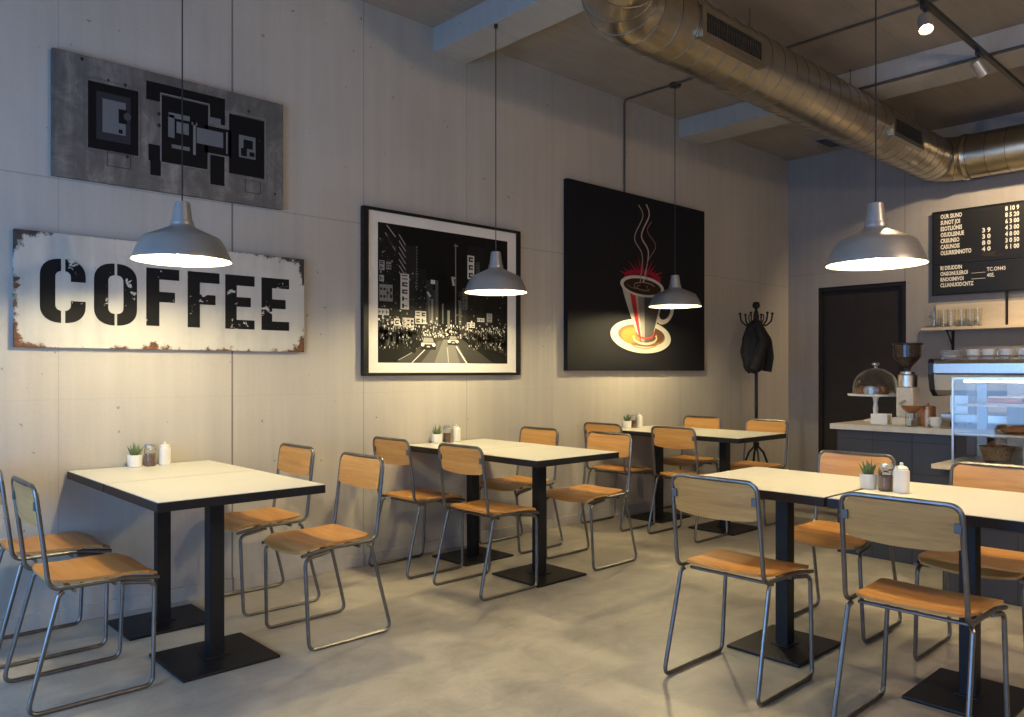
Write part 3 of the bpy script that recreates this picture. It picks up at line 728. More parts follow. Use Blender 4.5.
signbox(.155, .215, .39, .65, .55, 5, 1); signbox(.01, .045, .66, .73, .3, 2, 1); signbox(.055, .09, .67, .72, .25, 1, 2); signbox(.01, .10, .44, .56, .22, 1, 4); signbox(.0, .075, .34, .385, .5, 1, 3); signbox(.26, .34, .29, .385, .5, 2, 2)
signbox(.66, .715, .66, .845, .6, 3, 1); signbox(.73, .76, .70, .80, .08, 4, 1); signbox(.82, .865, .33, .40, .35, 2, 1); signbox(.01, .04, .58, .625, .35, 1, 1); signbox(.66, .70, .58, .61, .2, 1, 2); signbox(.62, .66, .42, .56, .12, 5, 1)
signbox(.11, .15, .27, .32, .7, 1, 1); signbox(.17, .25, .26, .33, .45, 1, 3); signbox(.655, .72, .28, .32, .7, 1, 2); signbox(.74, .80, .33, .36, .6, 1, 3)
for k in range(7): pc.line([(.145 + .0 * k, .90 - k * .045 + .03), (.19, .86 - k * .045)], .006, g(.30), 3)
for k in range(3): pc.line([(.05 + .012 * k, .93 - k * .02), (.09 + .012 * k, .86 - k * .02)], .007, g(.3), 3)
pc.line([(.06, .985), (.12, .91)], .006, g(.4), 3); pc.line([(.27, .86), (.27, .54)], .010, g(.14), 3)
for k in range(14): pc.rect(.265, .277, .55 + k * .022, .562 + k * .022, g(.03), 4)
pc.line([(.565, .92), (.565, .30)], .008, g(.20), 4); pc.line([(.555, .905), (.58, .905)], .012, g(.25), 4); pc.line([(.535, .66), (.56, .655)], .012, g(.55), 4); pc.line([(.54, .66), (.55, .60)], .018, g(.45), 4)
pc.line([(.42, .62), (.42, .30)], .022, g(.09), 3); pc.line([(.40, .61), (.38, .61)], .03, g(.6), 4); pc.line([(.355, .52), (.37, .30)], .02, g(.10), 3); pc.line([(.385, .48), (.385, .30)], .014, g(.22), 3); pc.line([(.35, .53), (.37, .50)], .016, g(.5), 4)
pc.line([(.465, .45), (.465, .30)], .010, g(.16), 3); pc.line([(.51, .40), (.51, .28)], .018, g(.2), 3); pc.line([(.60, .48), (.60, .3)], .022, g(.12), 3)
# street with lane marks
pc.poly([(.12, 0), (.88, 0), (.60, .20), (.40, .20)], g(.045), 1); pc.poly([(.30, 0), (.66, 0), (.57, .17), (.43, .17)], g(.10), 2); pc.poly([(.40, 0), (.60, 0), (.545, .18), (.47, .18)], g(.19), 3)
pc.line([(.655, 0), (.57, .13)], .010, g(.85), 4); pc.line([(.235, 0), (.33, .10)], .006, g(.7), 4); pc.line([(.51, .0), (.50, .12)], .008, g(.42), 4); pc.line([(.14, .02), (.26, .09)], .004, g(.35), 4)
for k in range(420):                                   # street level lights
    x = rn.uniform(.0, .98); z = .19 + abs(rn.gauss(0, .05)) + (.03 if abs(x - .5) > .3 else 0); w = rn.uniform(.003, .012)
    pc.rect(x, x + w, z, z + rn.uniform(.004, .018), g(rn.choice((.15, .3, .6, .85, .5))), 4)
for k in range(230):                                   # crowd on both pavements
    l = rn.random() < .5; x = rn.uniform(0, .30) if l else rn.uniform(.66, 1.0); d_ = abs(x - .48); h = .035 + .09 * d_ + rn.uniform(0, .02); zb = .19 - .30 * (d_ - .1) * rn.uniform(.0, 1)
    zb = max(.02, zb); x = min(.985, max(.015, x)); w = .3 + .5 * d_ * 2; pc.poly([(x - .009 * w, zb), (x + .007 * w, zb), (x + .011 * w, zb + h * .7), (x + .004 * w, zb + h), (x - .005 * w, zb + h), (x - .011 * w, zb + h * .7)], g(rn.choice((.006, .012, .03, .05, .09))), 5)
for k in range(160):
    x = rn.choice((rn.uniform(0, .32), rn.uniform(.64, .98))); z = rn.uniform(.10, .27); w = rn.uniform(.002, .006)
    pc.rect(x, x + w, z, z + rn.uniform(.004, .014), g(rn.choice((.2, .4, .8))), 6)
pc.poly([(.235, .075), (.262, .075), (.268, .17), (.258, .215), (.242, .215), (.232, .17)], g(.006), 6)
for (x, z, w, h) in ((.355, .10, .115, .10), (.545, .14, .085, .075)):   # oncoming cars
    pc.poly([(x - w / 2, z), (x + w / 2, z), (x + w / 2, z + h * .5), (x + w * .33, z + h), (x - w * .33, z + h), (x - w / 2, z + h * .5)], g(.015), 6)
    pc.poly([(x - w * .36, z + h * .55), (x + w * .36, z + h * .55), (x + w * .28, z + h * .9), (x - w * .28, z + h * .9)], g(.28), 7)
    pc.rect(x - w * .44, x + w * .44, z + h * .40, z + h * .52, g(.5), 7); pc.ell(x - w * .36, z + h * .36, .012, .012, g(.95), 8, n=12); pc.ell(x + w * .36, z + h * .36, .012, .012, g(.95), 8, n=12); pc.rect(x - .012, x + .012, z + h * .18, z + h * .28, g(.6), 8)
pc.build('street_print', M['print'], ph)

# coffee cup canvas
kx0, kx1, kz0, kz1 = 4.569, 6.507, 1.244, 2.78; kc = ((kx0 + kx1) / 2, (kz0 + kz1) / 2)
cv = thing('canvas_print', 'large black canvas with a steaming striped coffee cup on a saucer', 'picture', (kc[0], YL - 0.048, kc[1]))
MB().box(kx0 - kc[0], kx1 - kc[0], 0, 0.045, kz0 - kc[1], kz1 - kc[1], bev=0.004).build('canvas', M['canvas'], cv)
pk = Paint(lambda a, b, o: (a - kc[0], -0.0008 - o, b - kc[1]), 0.0003)
WH = (0.60, 0.57, 0.50); GR = (0.20, 0.195, 0.18); BR = (0.035, 0.018, 0.012)
pk.ell(5.56, 1.515, 0.40, 0.135, (0.008, 0.008, 0.008), 1)
pk.ell(5.525, 1.545, 0.43, 0.148, WH, 2, -0.04); pk.ell(5.53, 1.553, 0.335, 0.098, (0.20, 0.12, 0.05), 3, -0.04); pk.ell(5.38, 1.55, 0.14, 0.066, (0.42, 0.22, 0.05), 4); pk.ell(5.72, 1.555, 0.13, 0.060, (0.11, 0.05, 0.03), 4)
# handle
for (a, c, l) in ((1.0, WH, 4), (0.62, (0.02, 0.02, 0.023), 5)): pk.ell(5.86, 1.775, 0.15 * a, 0.10 * a, c, l, 0.5)
# body
def sidepts(k):   # k -1..1 across the cup, returns points top to bottom
    out = []
    for i in range(13):
        t = i / 12; half = 0.305 - 0.185 * t ** 1.25
        cxx = 5.54 + 0.02 * t; z = 1.985 - 0.02 * k - (0.455 - 0.04 * abs(k)) * t - 0.08 * math.sqrt(max(0, 1 - k * k)) * (0.95 - 0.35 * t)
        out.append((cxx + k * half, z))
    return out
def strip(k0, k1, c, l):
    n = max(1, int((k1 - k0) / 0.1)); 
    for q in range(n):
        a = sidepts(k0 + (k1 - k0) * q / n); b = sidepts(k0 + (k1 - k0) * (q + 1) / n)
        for i in range(12): pk.poly([a[i], b[i], b[i + 1], a[i + 1]], c, l)
strip(-1, 1, GR, 6); strip(-1, -.62, (.50, .48, .43), 7); strip(-.60, -.36, (.50, .03, .045), 7); strip(-.36, -.25, (.55, .40, .30), 7); strip(-.25, .05, (.24, .225, .21), 7); strip(.05, .85, (.075, .072, .07), 7); strip(.88, 1.0, WH, 8)
pk.ell(5.535, 1.985, 0.312, 0.092, WH, 9, -0.03); pk.ell(5.535, 1.982, 0.268, 0.070, BR, 10, -0.03)
def ring(cx_, cz_, a, b, w, c, l, t0=0, t1=2 * PI, rot=0.0):
    pk.line([(cx_ + a * math.cos(t0 + (t1 - t0) * i / 24) , cz_ + b * math.sin(t0 + (t1 - t0) * i / 24)) for i in range(25)], w, c, l)
ring(5.56, 1.985, .15, .036, .010, (.30, .22, .16), 11, 0.3, 5.2); ring(5.53, 1.975, .08, .018, .008, (.30, .22, .16), 11, 2.0, 7.2); ring(5.50, 2.0, .19, .045, .008, (.2, .13, .09), 11, 3.4, 5.6)
ring(5.57, 1.535, .165, .055, .020, WH, 9, PI * 0.95, 2 * PI + 0.35); ring(5.57, 1.575, .125, .045, .016, (.55, .05, .05), 9, PI, 2 * PI + .4); ring(5.56, 1.51, .22, .07, .010, (.5, .25, .07), 8, PI * 1.0, 1.9 * PI)
# steam and red sparkle
def curve(pts, w, c, l):
    out = []
    P_ = [Vector(p) for p in pts]
    for i in range(len(P_) - 1):
        p0 = P_[max(0, i - 1)]; p1 = P_[i]; p2 = P_[i + 1]; p3 = P_[min(len(P_) - 1, i + 2)]
        for k in range(8):
            t = k / 8; out.append(tuple(0.5 * ((2 * p1) + (p2 - p0) * t + (2 * p0 - 5 * p1 + 4 * p2 - p3) * t * t + (3 * p1 - p0 - 3 * p2 + p3) * t ** 3)))
    out.append(pts[-1]); pk.line(out, w, c, l)
curve([(5.476, 2.693), (5.535, 2.60), (5.418, 2.40), (5.525, 2.26), (5.50, 2.03)], .013, (.42, .33, .31), 12)
curve([(5.585, 2.714), (5.625, 2.62), (5.515, 2.43), (5.615, 2.29), (5.545, 2.03)], .016, (.58, .48, .44), 12)
curve([(5.66, 2.57), (5.60, 2.48), (5.72, 2.36), (5.60, 2.20), (5.595, 2.04)], .010, (.30, .15, .14), 12)
for k in range(15):
    a = PI * (k + .5) / 15 + 0.02 * math.sin(k * 7); ln = 0.04 + 0.20 * ((k * 37) % 11) / 11
    c = (5.54, 2.03); d0 = 0.06; base = Vector((math.cos(a), math.sin(a) * 0.62)); nn = Vector((-base.y, base.x)) * 0.012
    p1 = Vector(c) + base * d0 * 4.0; p2 = Vector(c) + base * (d0 * 4 + ln * .6)
    pk.poly([tuple(Vector(c) + nn * 2.6), tuple(p2), tuple(Vector(c) - nn * 2.6)], (.36, .012, .035), 5)
pk.ell(5.54, 2.06, .26, .07, (.30, .01, .03), 4)
pk.build('cup_artwork', M['print'], cv)

# ------------------------------------------------------------------ ventilation duct
duct = thing('ventilation_duct', 'big round galvanised duct running under the ceiling and turning along the back wall', 'duct')
def duct_path():
    z = 3.222; x1, y1, x2 = 2.95, 2.665, 8.02; pts = []; R_ = 0.48
    y = -1.2
    while y < y1 - R_: pts.append((x1, y, z)); y += 0.02
    for i in range(25): a = PI / 2 * i / 24; pts.append((x1 + R_ - R_ * math.cos(a), y1 - R_ + R_ * math.sin(a), z))
    x = x1 + R_ + 0.02; R_ = 0.22
    while x < x2 - R_: pts.append((x, y1, z)); x += 0.02
    for i in range(25): a = PI / 2 * i / 24; pts.append((x2 - R_ + R_ * math.sin(a), y1 - R_ + R_ * math.cos(a), z))
    y = y1 - R_ - 0.02
    while y > YR + 0.03: pts.append((x2, y, z)); y -= 0.02
    return pts
dp = duct_path(); L = 0.0; nxt = 0.1
pipe = MB().tube(dp, 0.2, M['galv'], seg=48)
for i in range(1, len(dp) - 1):                      # raised lock seams
    L += (Vector(dp[i]) - Vector(dp[i - 1])).length
    if L > nxt:
        nxt += 0.16; tg = (Vector(dp[i + 1]) - Vector(dp[i - 1])).normalized()
        pipe.lathe([(0.199, -0.003), (0.2025, -0.0015), (0.2025, 0.0015), (0.199, 0.003)], M['seam'], 48, dp[i], tg)
pipe.build('duct_pipe', None, duct)
def collar(c, axis):
    m = MB(); m.lathe([(0.199, -0.03), (0.208, -0.03), (0.21, -0.012), (0.216, 0), (0.21, 0.012), (0.208, 0.03), (0.199, 0.03)], seg=48, c=c, axis=axis); m.build('collar', M['galv'], duct)
collar((2.95, 2.17, 3.222), 'y'); collar((8.02, 2.42, 3.222), 'y')
def register(xa, xb):
    z0, z1 = 3.105, 3.285; m = MB(); yf = 2.455
    m.box(xa, xb, yf, yf + 0.012, z0, z0 + 0.035); m.box(xa, xb, yf, yf + 0.012, z1 - 0.035, z1); m.box(xa, xa + 0.04, yf, yf + 0.012, z0 + .035, z1 - .035); m.box(xb - 0.04, xb, yf, yf + 0.012, z0 + .035, z1 - .035)
    m.box(xa, xb, yf + 0.012, 2.56, z0, z0 + 0.004); m.box(xa, xb, yf + 0.012, 2.56, z1 - 0.004, z1); m.box(xa, xa + 0.004, yf + 0.012, 2.56, z0, z1); m.box(xb - 0.004, xb, yf + 0.012, 2.56, z0, z1)
    v = m.build('air_register', M['galv'], duct)
    s = MB(); n = int((xb - xa - 0.08) / 0.026)
    for i in range(n + 1):
        x = xa + 0.04 + i * (xb - xa - 0.08) / n; s.box(x - 0.004, x + 0.004, yf + 0.002, yf + 0.012, z0 + .035, z1 - .035)
    s.box(xa + .04, xb - .04, yf + 0.020, yf + 0.022, z0 + .035, z1 - .035)
    s.build('grille', M['grille'], v)
register(3.74, 4.42); register(6.42, 7.05)
for x, y in ((4.6, 2.665), (6.1, 2.665), (7.45, 2.665)):
    zt = ZC
    h = MB(); h.tube([(x, y + 0.0, 3.42), (x, y, zt)], 0.004); h.build('hanger', M['tube'], duct)

# ------------------------------------------------------------------ conduits, track and spots, ceiling vent
c = MB(); c.tube([(5.33, YL - 0.012, 2.79), (5.33, YL - 0.012, ZC - 0.012), (5.33, 1.2, ZC - 0.012)], 0.009, fillet=0.03)
tag(c.build('electrical_conduit', M['conduit']), 'thin conduit rising from the cup canvas and crossing the ceiling past a lamp', 'conduit')
c = MB(); c.tube([(6.137, 3.0, 3.44), (6.137, YR + 0.02, 3.44)], 0.012)
tag(c.build('electrical_conduit', M['conduit']), 'thin dark conduit along the edge of the far ceiling beam at upper right', 'conduit')
track = tag(MB().box(3.6, 7.78, 1.695, 1.727, 3.402, 3.43, bev=0.003).build('track_rail', M['plastic']), 'straight black lighting track crossing under the beam at upper right', 'lighting track')
def spot(x, aim, label, lit):
    r = thing('track_spotlight', label, 'spotlight', (x, 1.711, 3.402), 0, 'spotlights on the ceiling track')
    a = MB(); a.box(-0.04, 0.04, -0.016, 0.016, -0.03, 0.0, bev=.003); a.tube([(0, 0, -0.03), (0, 0, -0.055)], 0.008); a.build('adapter', M['plastic'], r)
    dv = Vector(aim).normalized(); c0 = Vector((0, 0, -0.105)) - dv * 0.055
    b = MB(); b.lathe([(0, 0), (0.030, 0), (0.036, 0.008), (0.040, 0.115), (0.038, 0.118), (0.034, 0.112), (0, 0.105)], seg=24, c=tuple(c0), axis=dv); h = b.build('lamp_head', M['alu'], r)
    y = MB(); y.tube([(0.0, 0.0, -0.05), (0.0, 0.043, -0.06), (0.0, 0.043, -0.105)], 0.004, fillet=0.01); y.build('yoke', M['alu'], r)
    e = MB(); e.lathe([(0, 0.107), (0.033, 0.107), (0.033, 0.111), (0, 0.1125)], seg=24, c=tuple(c0), axis=dv); e.build('lens', M['spot_face'], h)
    l = bpy.data.lights.new('spot_beam', 'SPOT'); l.energy = lit; l.color = (1.0, 0.74, 0.42); l.spot_size = 1.5; l.spot_blend = 0.7; l.shadow_soft_size = 0.03
    lo = bpy.data.objects.new('spot_beam', l); scene.collection.objects.link(lo); lo.parent = r; lo.location = c0 + dv * 0.13; lo.rotation_euler = dv.to_track_quat('-Z', 'Y').to_euler()
spot(4.93, (-0.45, -0.25, -0.85), 'lit track spotlight shining toward the camera, nearer of the two', 60)
spot(5.92, (0.50, -0.30, -0.70), 'silver track spotlight aimed down at the menu board, under the beam', 330)
spot(7.25, (0.55, 0.42, -0.62), 'track spotlight nearest the back wall, just outside the right frame edge', 130)
v = thing('ceiling_vent', 'small slotted metal vent on the ceiling left of the duct near the back wall', 'vent', (7.85, 3.66, ZC))
MB().box(-0.2, 0.2, -0.07, 0.07, -0.02, 0.0, bev=.003).build('vent_frame', M['alu'], v)
s = MB()
for i in range(4): s.box(-0.17, 0.17, -0.05 + i * 0.028, -0.035 + i * 0.028, -0.024, -0.0201)
s.build('slot', M['plastic'], v)

# ------------------------------------------------------------------ coat stand and the jacket on it
cs = thing('coat_stand', 'tall black coat stand in the corner left of the dark door', 'coat stand', (7.0, 3.985, 0))
p = MB(); p.cyl(0.016, 0.46, 1.80, seg=16); p.lathe([(0.016, 0.50), (0.028, 0.50), (0.03, 0.52), (0.028, 0.54), (0.016, 0.54)], seg=16); p.build('pole', M['black_metal'], cs)
p = MB(); p.lathe([(0, 1.78), (0.020, 1.79), (0.022, 1.82), (0.012, 1.84), (0.014, 1.85), (0.032, 1.865), (0.038, 1.89), (0.030, 1.915), (0, 1.925)], seg=20); p.build('knob', M['black_metal'], cs)
for k in range(6):
    a = k * PI / 3 + 0.2; ca, sa = math.cos(a), math.sin(a); h = MB()
    h.tube([(0.014 * ca, 0.014 * sa, 1.72), (0.09 * ca, 0.09 * sa, 1.68), (0.145 * ca, 0.145 * sa, 1.73), (0.155 * ca, 0.155 * sa, 1.80)], 0.008, fillet=0.04, seg=8)
    h.lathe([(0, -0.012), (0.011, -0.008), (0.014, 0), (0.011, 0.008), (0, 0.012)], seg=10, c=(0.155 * ca, 0.155 * sa, 1.805))
    h.tube([(0.05 * ca, 0.05 * sa, 1.70), (0.075 * ca, 0.075 * sa, 1.76), (0.065 * ca, 0.065 * sa, 1.80)], 0.006, fillet=0.02, seg=8); h.build('hook', M['black_metal'], cs)
for k in range(4):
    a = k * PI / 2 + 0.75; ca, sa = math.cos(a), math.sin(a); h = MB()
    h.tube([(0.0, 0.0, 0.52), (0.07 * ca, 0.07 * sa, 0.44), (0.23 * ca, 0.23 * sa, 0.01)], 0.011, fillet=0.06, seg=8); h.build('leg', M['black_metal'], cs)
t = bmesh.new(); bmesh.ops.create_icosphere(t, subdivisions=5, radius=1.0)
for q in t.verts:
    p = q.co.copy(); z = p.z
    w = 0.136 * (1.0 - 0.42 * max(0, z) ** 1.2)
    ang = math.atan2(p.y, p.x); rr = math.hypot(p.x, p.y); rr = rr ** 0.6 if rr > 0 else 0
    fold = 1 + 0.13 * math.sin(ang * 7 + z * 2) * (0.6 - 0.4 * z) + 0.20 * mnoise.noise(Vector((p.x * 2, p.y * 2, z * 2.5)))
    q.co = Vector((math.cos(ang) * rr * w * 0.95 * fold, math.sin(ang) * rr * w * 0.8 * fold, z * 0.255 + 0.02 * mnoise.noise(Vector((p.x * 5, p.y * 5, 3)))))
mb = MB(); mb.merge(t, None, True)
bag = thing('jacket', 'black jacket hanging bunched on the coat stand hooks', 'jacket', (6.94, 3.98, 1.475))
mb.build('jacket_body', M['cloth'], bag)
s = MB(); s.tube([(0.0, -0.02, 0.23), (-0.03, -0.12, 0.05), (-0.11, -0.10, -0.12), (-0.13, -0.07, -0.22)], 0.045, fillet=0.08, rad=None, seg=12); s.build('sleeve', M['cloth'], bag)
s = MB(); s.tube([(0.02, -0.02, 0.23), (0.10, -0.09, 0.06), (0.14, -0.09, -0.10), (0.13, -0.07, -0.24)], 0.045, fillet=0.08, seg=12); s.build('sleeve', M['cloth'], bag)
s = MB(); s.tube([(-0.06, -0.02, 0.20), (0.0, -0.07, 0.25), (0.06, -0.02, 0.20)], 0.022, fillet=0.05, seg=10); s.build('collar', M['cloth'], bag)

# ------------------------------------------------------------------ menu board and wall shelf
mb_ = thing('menu_board', 'black letter board with white menu lines on the wall above the shelf', 'menu board', (XB - 0.04, 2.77, 1.985))
W_ = 1.55; H_ = 0.79
b = MB(); b.box(0.0, 0.03, -W_, 0, 0.285, H_, bev=0.002); b.box(0.0, 0.03, -W_, 0, 0, 0.278, bev=0.002); b.build('board', M['board'], mb_)
f = MB(); f.box(-0.006, 0.035, -W_ - .01, 0.01, H_, H_ + .012); f.box(-0.006, 0.035, -W_ - .01, 0.01, -0.012, 0); f.box(-0.006, 0.035, 0, 0.012, -.012, H_ + .012); f.box(-0.006, 0.035, -W_ - .012, -W_, -.012, H_ + .012); f.build('frame', M['black_metal'], mb_)
pm = Paint(lambda a, b_, o: (-0.003 - o, -a, b_)); C_ = (0.82, 0.79, 0.72)
rows = ['OUR SIUNO', 'SUNOT JOI', 'ESOTLIONIS', 'OSUDLISNUE', 'CRSIUNSO', 'CASUNOIS', 'OLIURRSNNOTO']
pr1 = ['', '', '', '3 9', '3 0', '8 0', '4 0']; pr2 = ['8 10 9', '8 5 20', '6 3 00', '4 3 00', '4 8 00', '3 0 50', '6 1 00']
for i, t in enumerate(rows):
    z = H_ - 0.062 - i * 0.0585; pm.text(t, 0.062, z, 0.056, C_, sx=0.62, bold=0.0019)
    if pr1[i]: pm.text(pr1[i], 0.42, z, 0.056, C_, sx=1.0, bold=0.0019)
    pm.text(pr2[i], 0.61, z, 0.056, C_, sx=0.78, bold=0.0019)
for i, (t, e) in enumerate((('RI DSUDDIN', ''), ('ONSONULEROI', 'TC.ON43'), ('RNOOIMIVOI', '40E.'), ('CLUANUODCNTZ', ''))):
    z = 0.232 - i * 0.055; pm.text(t, 0.06, z, 0.052, C_, sx=0.66, bold=0.0019)
    if e: pm.text(e, 0.46, z + .01, 0.050, C_, sx=0.75, bold=0.001); pm.rect(0.33, 0.45, z, z + 0.004, C_)
pm.rect(0.45, 0.6, 0.325, 0.329, (0.10, 0.085, 0.06)); pm.text('QSNT', 0.42, 0.335, 0.04, (0.13, 0.10, 0.07), sx=1.1)
pm.build('lettering', M['letters'], mb_)
sh = thing('wall_shelf', 'pale wooden wall shelf with low backboard below the menu board', 'shelf', (XB, 2.83, 1.63))
MB().box(-0.21, 0, -1.75, 0, 0, 0.026, bev=.002).build('shelf_board', M['shelf'], sh)
MB().box(-0.02, -0.001, -1.75, -0.07, 0.026, 0.255, bev=.002).build('backboard', M['shelf'], sh)
for y in (-0.22, -1.1):
    k = MB(); k.box(-0.19, -0.001, y - .012, y + .012, -0.008, 0.0); k.box(-0.010, -0.001, y - .012, y + .012, -0.19, -0.008); k.tube([(-0.165, y, -0.01), (-0.10, y, -0.07), (-0.012, y, -0.16)], 0.007, fillet=.08); k.build('bracket', M['black_metal'], sh)
k = MB(); k.tube([(-0.03, -0.68, 0.027), (-0.03, -0.68, 0.345)], 0.011); k.build('rod', M['black_metal'], sh)
def glass_tumbler():
    r = MB(); r.lathe([(0, 0), (0.026, 0), (0.030, 0.004), (0.036, 0.17), (0.0345, 0.17), (0.0285, 0.012), (0, 0.010)], seg=20); return r.build('drinking_glass', M['glass'])
g0 = None
for i, (yy, xx) in enumerate(((2.735, -0.12), (2.66, -0.10), (2.585, -0.13), (2.50, -0.11), (2.43, -0.10), (2.36, -0.12))):
    if g0 is None: g0 = glass_tumbler(); o = g0
    else: o = g0.copy(); scene.collection.objects.link(o)
    o.location = (XB + xx, yy, 1.656)
    tag(o, 'tall clear tumbler on the wall shelf, ' + ('leftmost of the row', 'second from the left', 'third from the left', 'fourth from the left', 'fifth from the left', 'rightmost of the row')[i], 'glass', 'clear tumblers on the wall shelf')

# ------------------------------------------------------------------ service counter
ct = thing('service_counter', 'dark tiled service counter with a pale top carrying the coffee machine', 'counter')
MB().box(5.29, 5.93, -2.6, 2.40, 0, 0.845).build('tiled_body', M['tiles'], ct)
MB().box(5.24, 5.97, -2.62, 2.43, 0.845, 0.882, bev=.003).build('countertop', M['stone'], ct)
dc = thing('display_counter', 'lower dark tiled counter with a thin pale top under the glass case', 'counter')
MB().box(4.76, 5.215, -2.2, 1.56, 0, 0.695).build('tiled_body', M['tiles'], dc)
MB().box(4.70, 5.225, -2.2, 1.60, 0.695, 0.72, bev=.002).build('countertop', M['stone'], dc)
ZT = 0.882
# cake stand
k = thing('cake_stand', 'glass domed cake stand on a white pedestal at the counter left end', 'cake stand', (5.74, 2.325, ZT))
m = MB(); m.lathe([(0, 0), (0.075, 0), (0.075, 0.006), (0.03, 0.018), (0.014, 0.04), (0.018, 0.09), (0.013, 0.13), (0.02, 0.168), (0.03, 0.176), (0.183, 0.180), (0.188, 0.194), (0.180, 0.190), (0, 0.188)], seg=40); m.build('pedestal', M['ceramic'], k)
m = MB(); dome = [(0.152, 0.190)] + [(0.152 * math.cos(a), 0.235 + 0.145 * math.sin(a)) for a in [PI / 2 * i / 12 for i in range(12)]] + [(0.004, 0.380)]
m.lathe(dome + [(a * 0.982, b - 0.002) for a, b in dome[::-1]], seg=40); dm = m.build('dome', M['glass'], k)
m = MB(); m.lathe([(0, 0.378), (0.010, 0.380), (0.010, 0.392), (0.024, 0.402), (0.024, 0.412), (0.012, 0.420), (0, 0.421)], seg=20); m.build('knob', M['steel'], dm)
for i, (dx, dy, mat, lb) in enumerate(((-0.05, 0.085, 'crust', 'brown pastry under the dome, on its left'), (-0.075, 0.01, 'icing', 'white iced cake under the dome, in its middle'), (-0.05, -0.075, 'crust', 'brown pastry under the dome, on its right'), (0.06, 0.0, 'crust', 'brown pastry at the back under the dome'))):
    m = MB(); m.lathe([(0, 0), (0.030, 0), (0.042, 0.02), (0.043, 0.040), (0.030, 0.058), (0.012, 0.064), (0, 0.065)], seg=16)
    o = tag(m.build('pastry', M[mat]), lb, 'pastry', 'pastries under the glass dome'); o.location = (5.74 + dx, 2.325 + dy, ZT + 0.1895)
# grinder
k = thing('coffee_grinder', 'steel coffee grinder with a dark bean hopper beside the cake stand', 'coffee grinder', (5.50, 2.018, ZT))
m = MB(); m.box(-0.10, 0.10, -0.065, 0.065, 0, 0.05, bev=.008); m.box(-0.055, 0.06, -0.055, 0.055, 0.05, 0.25, bev=.012); m.build('body', M['cream'], k)
m = MB(); m.cyl(0.060, 0.25, 0.335, bev=.006); m.cyl(0.045, 0.335, 0.355, bev=.003); m.build('motor_housing', M['steel'], k)
m = MB(); m.cyl(0.018, 0.35, 0.375); m.lathe([(0.018, 0.365), (0.022, 0.38), (0.085, 0.45), (0.088, 0.53), (0.0, 0.53)], seg=28); m.build('hopper', M['hopper'], k)
m = MB(); m.cyl(0.096, 0.532, 0.545, bev=.004); m.build('hopper_lid', M['plastic'], k)
m = MB(); m.tube([(-0.055, 0, 0.16), (-0.10, 0, 0.15), (-0.14, 0, 0.14)], 0.010); m.build('fork', M['steel'], k)
# counter clutter
def box_thing(name, lb, cat, x, y, sx, sy, sz, mat, z=ZT):
    m = MB(); m.box(-sx / 2, sx / 2, -sy / 2, sy / 2, 0, sz, bev=0.003); o = tag(m.build(name, mat), lb, cat); o.location = (x, y, z); return o
nh = thing('napkin_holder', 'low white napkin box on the counter beneath the cake stand', 'napkin holder', (5.45, 2.17, ZT))
m = MB(); m.box(-.04, .04, -.055, .055, 0, .008); m.box(-.04, -.034, -.055, .055, .008, .068, bev=.002); m.box(.034, .04, -.055, .055, .008, .068, bev=.002); m.build('holder', M['ceramic'], nh)
m = MB(); m.box(-.033, .033, -.05, .05, .0085, .062); m.build('napkins', M['cream'], nh)
k = thing('sugar_jar', 'short clear jar of cubes between the grinder and the copper canister', 'jar', (5.328, 1.932, ZT))
m = MB(); m.lathe([(0, 0), (.034, 0), (.036, .004), (.036, .085), (.034, .085), (.034, .006), (0, .005)], seg=24); m.build('jar_body', M['glass'], k)
rr = random.Random(5); m = MB()
for i in range(9): m.box(-.008, .008, -.008, .008, -.008, .008, rot=Matrix.Translation((rr.uniform(-.018, .018), rr.uniform(-.018, .018), .015 + i * .0065)) @ Matrix.Rotation(i, 4, 'Z'))
m.build('sugar_cubes', M['cream'], k)
k = thing('canister', 'brown copper canister on the counter beside the coffee machine', 'canister', (5.44, 1.87, ZT))
m = MB(); m.lathe([(0, 0), (.044, 0), (.046, .004), (.046, .11), (.044, .113), (0, .113)], seg=28); m.build('body', M['copper'], k)
m = MB(); m.lathe([(0, .113), (.047, .113), (.048, .117), (.047, .128), (.02, .134), (0, .135)], seg=28); m.lathe([(0, .134), (.008, .136), (.010, .144), (0, .149)], seg=14); m.build('lid', M['copper'], k)
m = MB(); m.lathe([(0, 0), (.02, 0), (.05, .025), (.064, .048), (.061, .048), (.047, .028), (0, .006)], seg=28)
st = tag(m.build('copper_bowl', M['copper']), 'shallow copper bowl resting on the small clear jar', 'bowl'); st.location = (5.328, 1.932, ZT + 0.085)
m = MB(); m.lathe([(0, 0), (.018, 0), (.030, .012), (.034, .048), (.032, .048), (.028, .014), (0, .006)], seg=24)
cp = m.build('cup_body', M['ceramic'])
def cup_obj(x, y, z, lb, grp, rz=0.0, flip=False):
    r = thing('coffee_cup', lb, 'cup', (x, y, z), rz, grp)
    c_ = cp if cp.parent is None else cp.copy()
    if c_ is not cp: scene.collection.objects.link(c_)
    c_.parent = r; r.scale = (1.15, 1.15, 1.35)
    h = cup_obj.h
    if h is None:
        mm = MB(); mm.tube([(.030, 0, .040), (.050, 0, .038), (.050, 0, .018), (.028, 0, .014)], .0035, fillet=.012, seg=8); cup_obj.h = h = mm.build('handle', M['ceramic'])
    else: h = h.copy(); scene.collection.objects.link(h)
    h.parent = r; return r
cup_obj.h = None
cup_obj(5.34, 1.79, ZT, 'small white cup left standing on the counter by the machine', 'white coffee cups', 1.2)
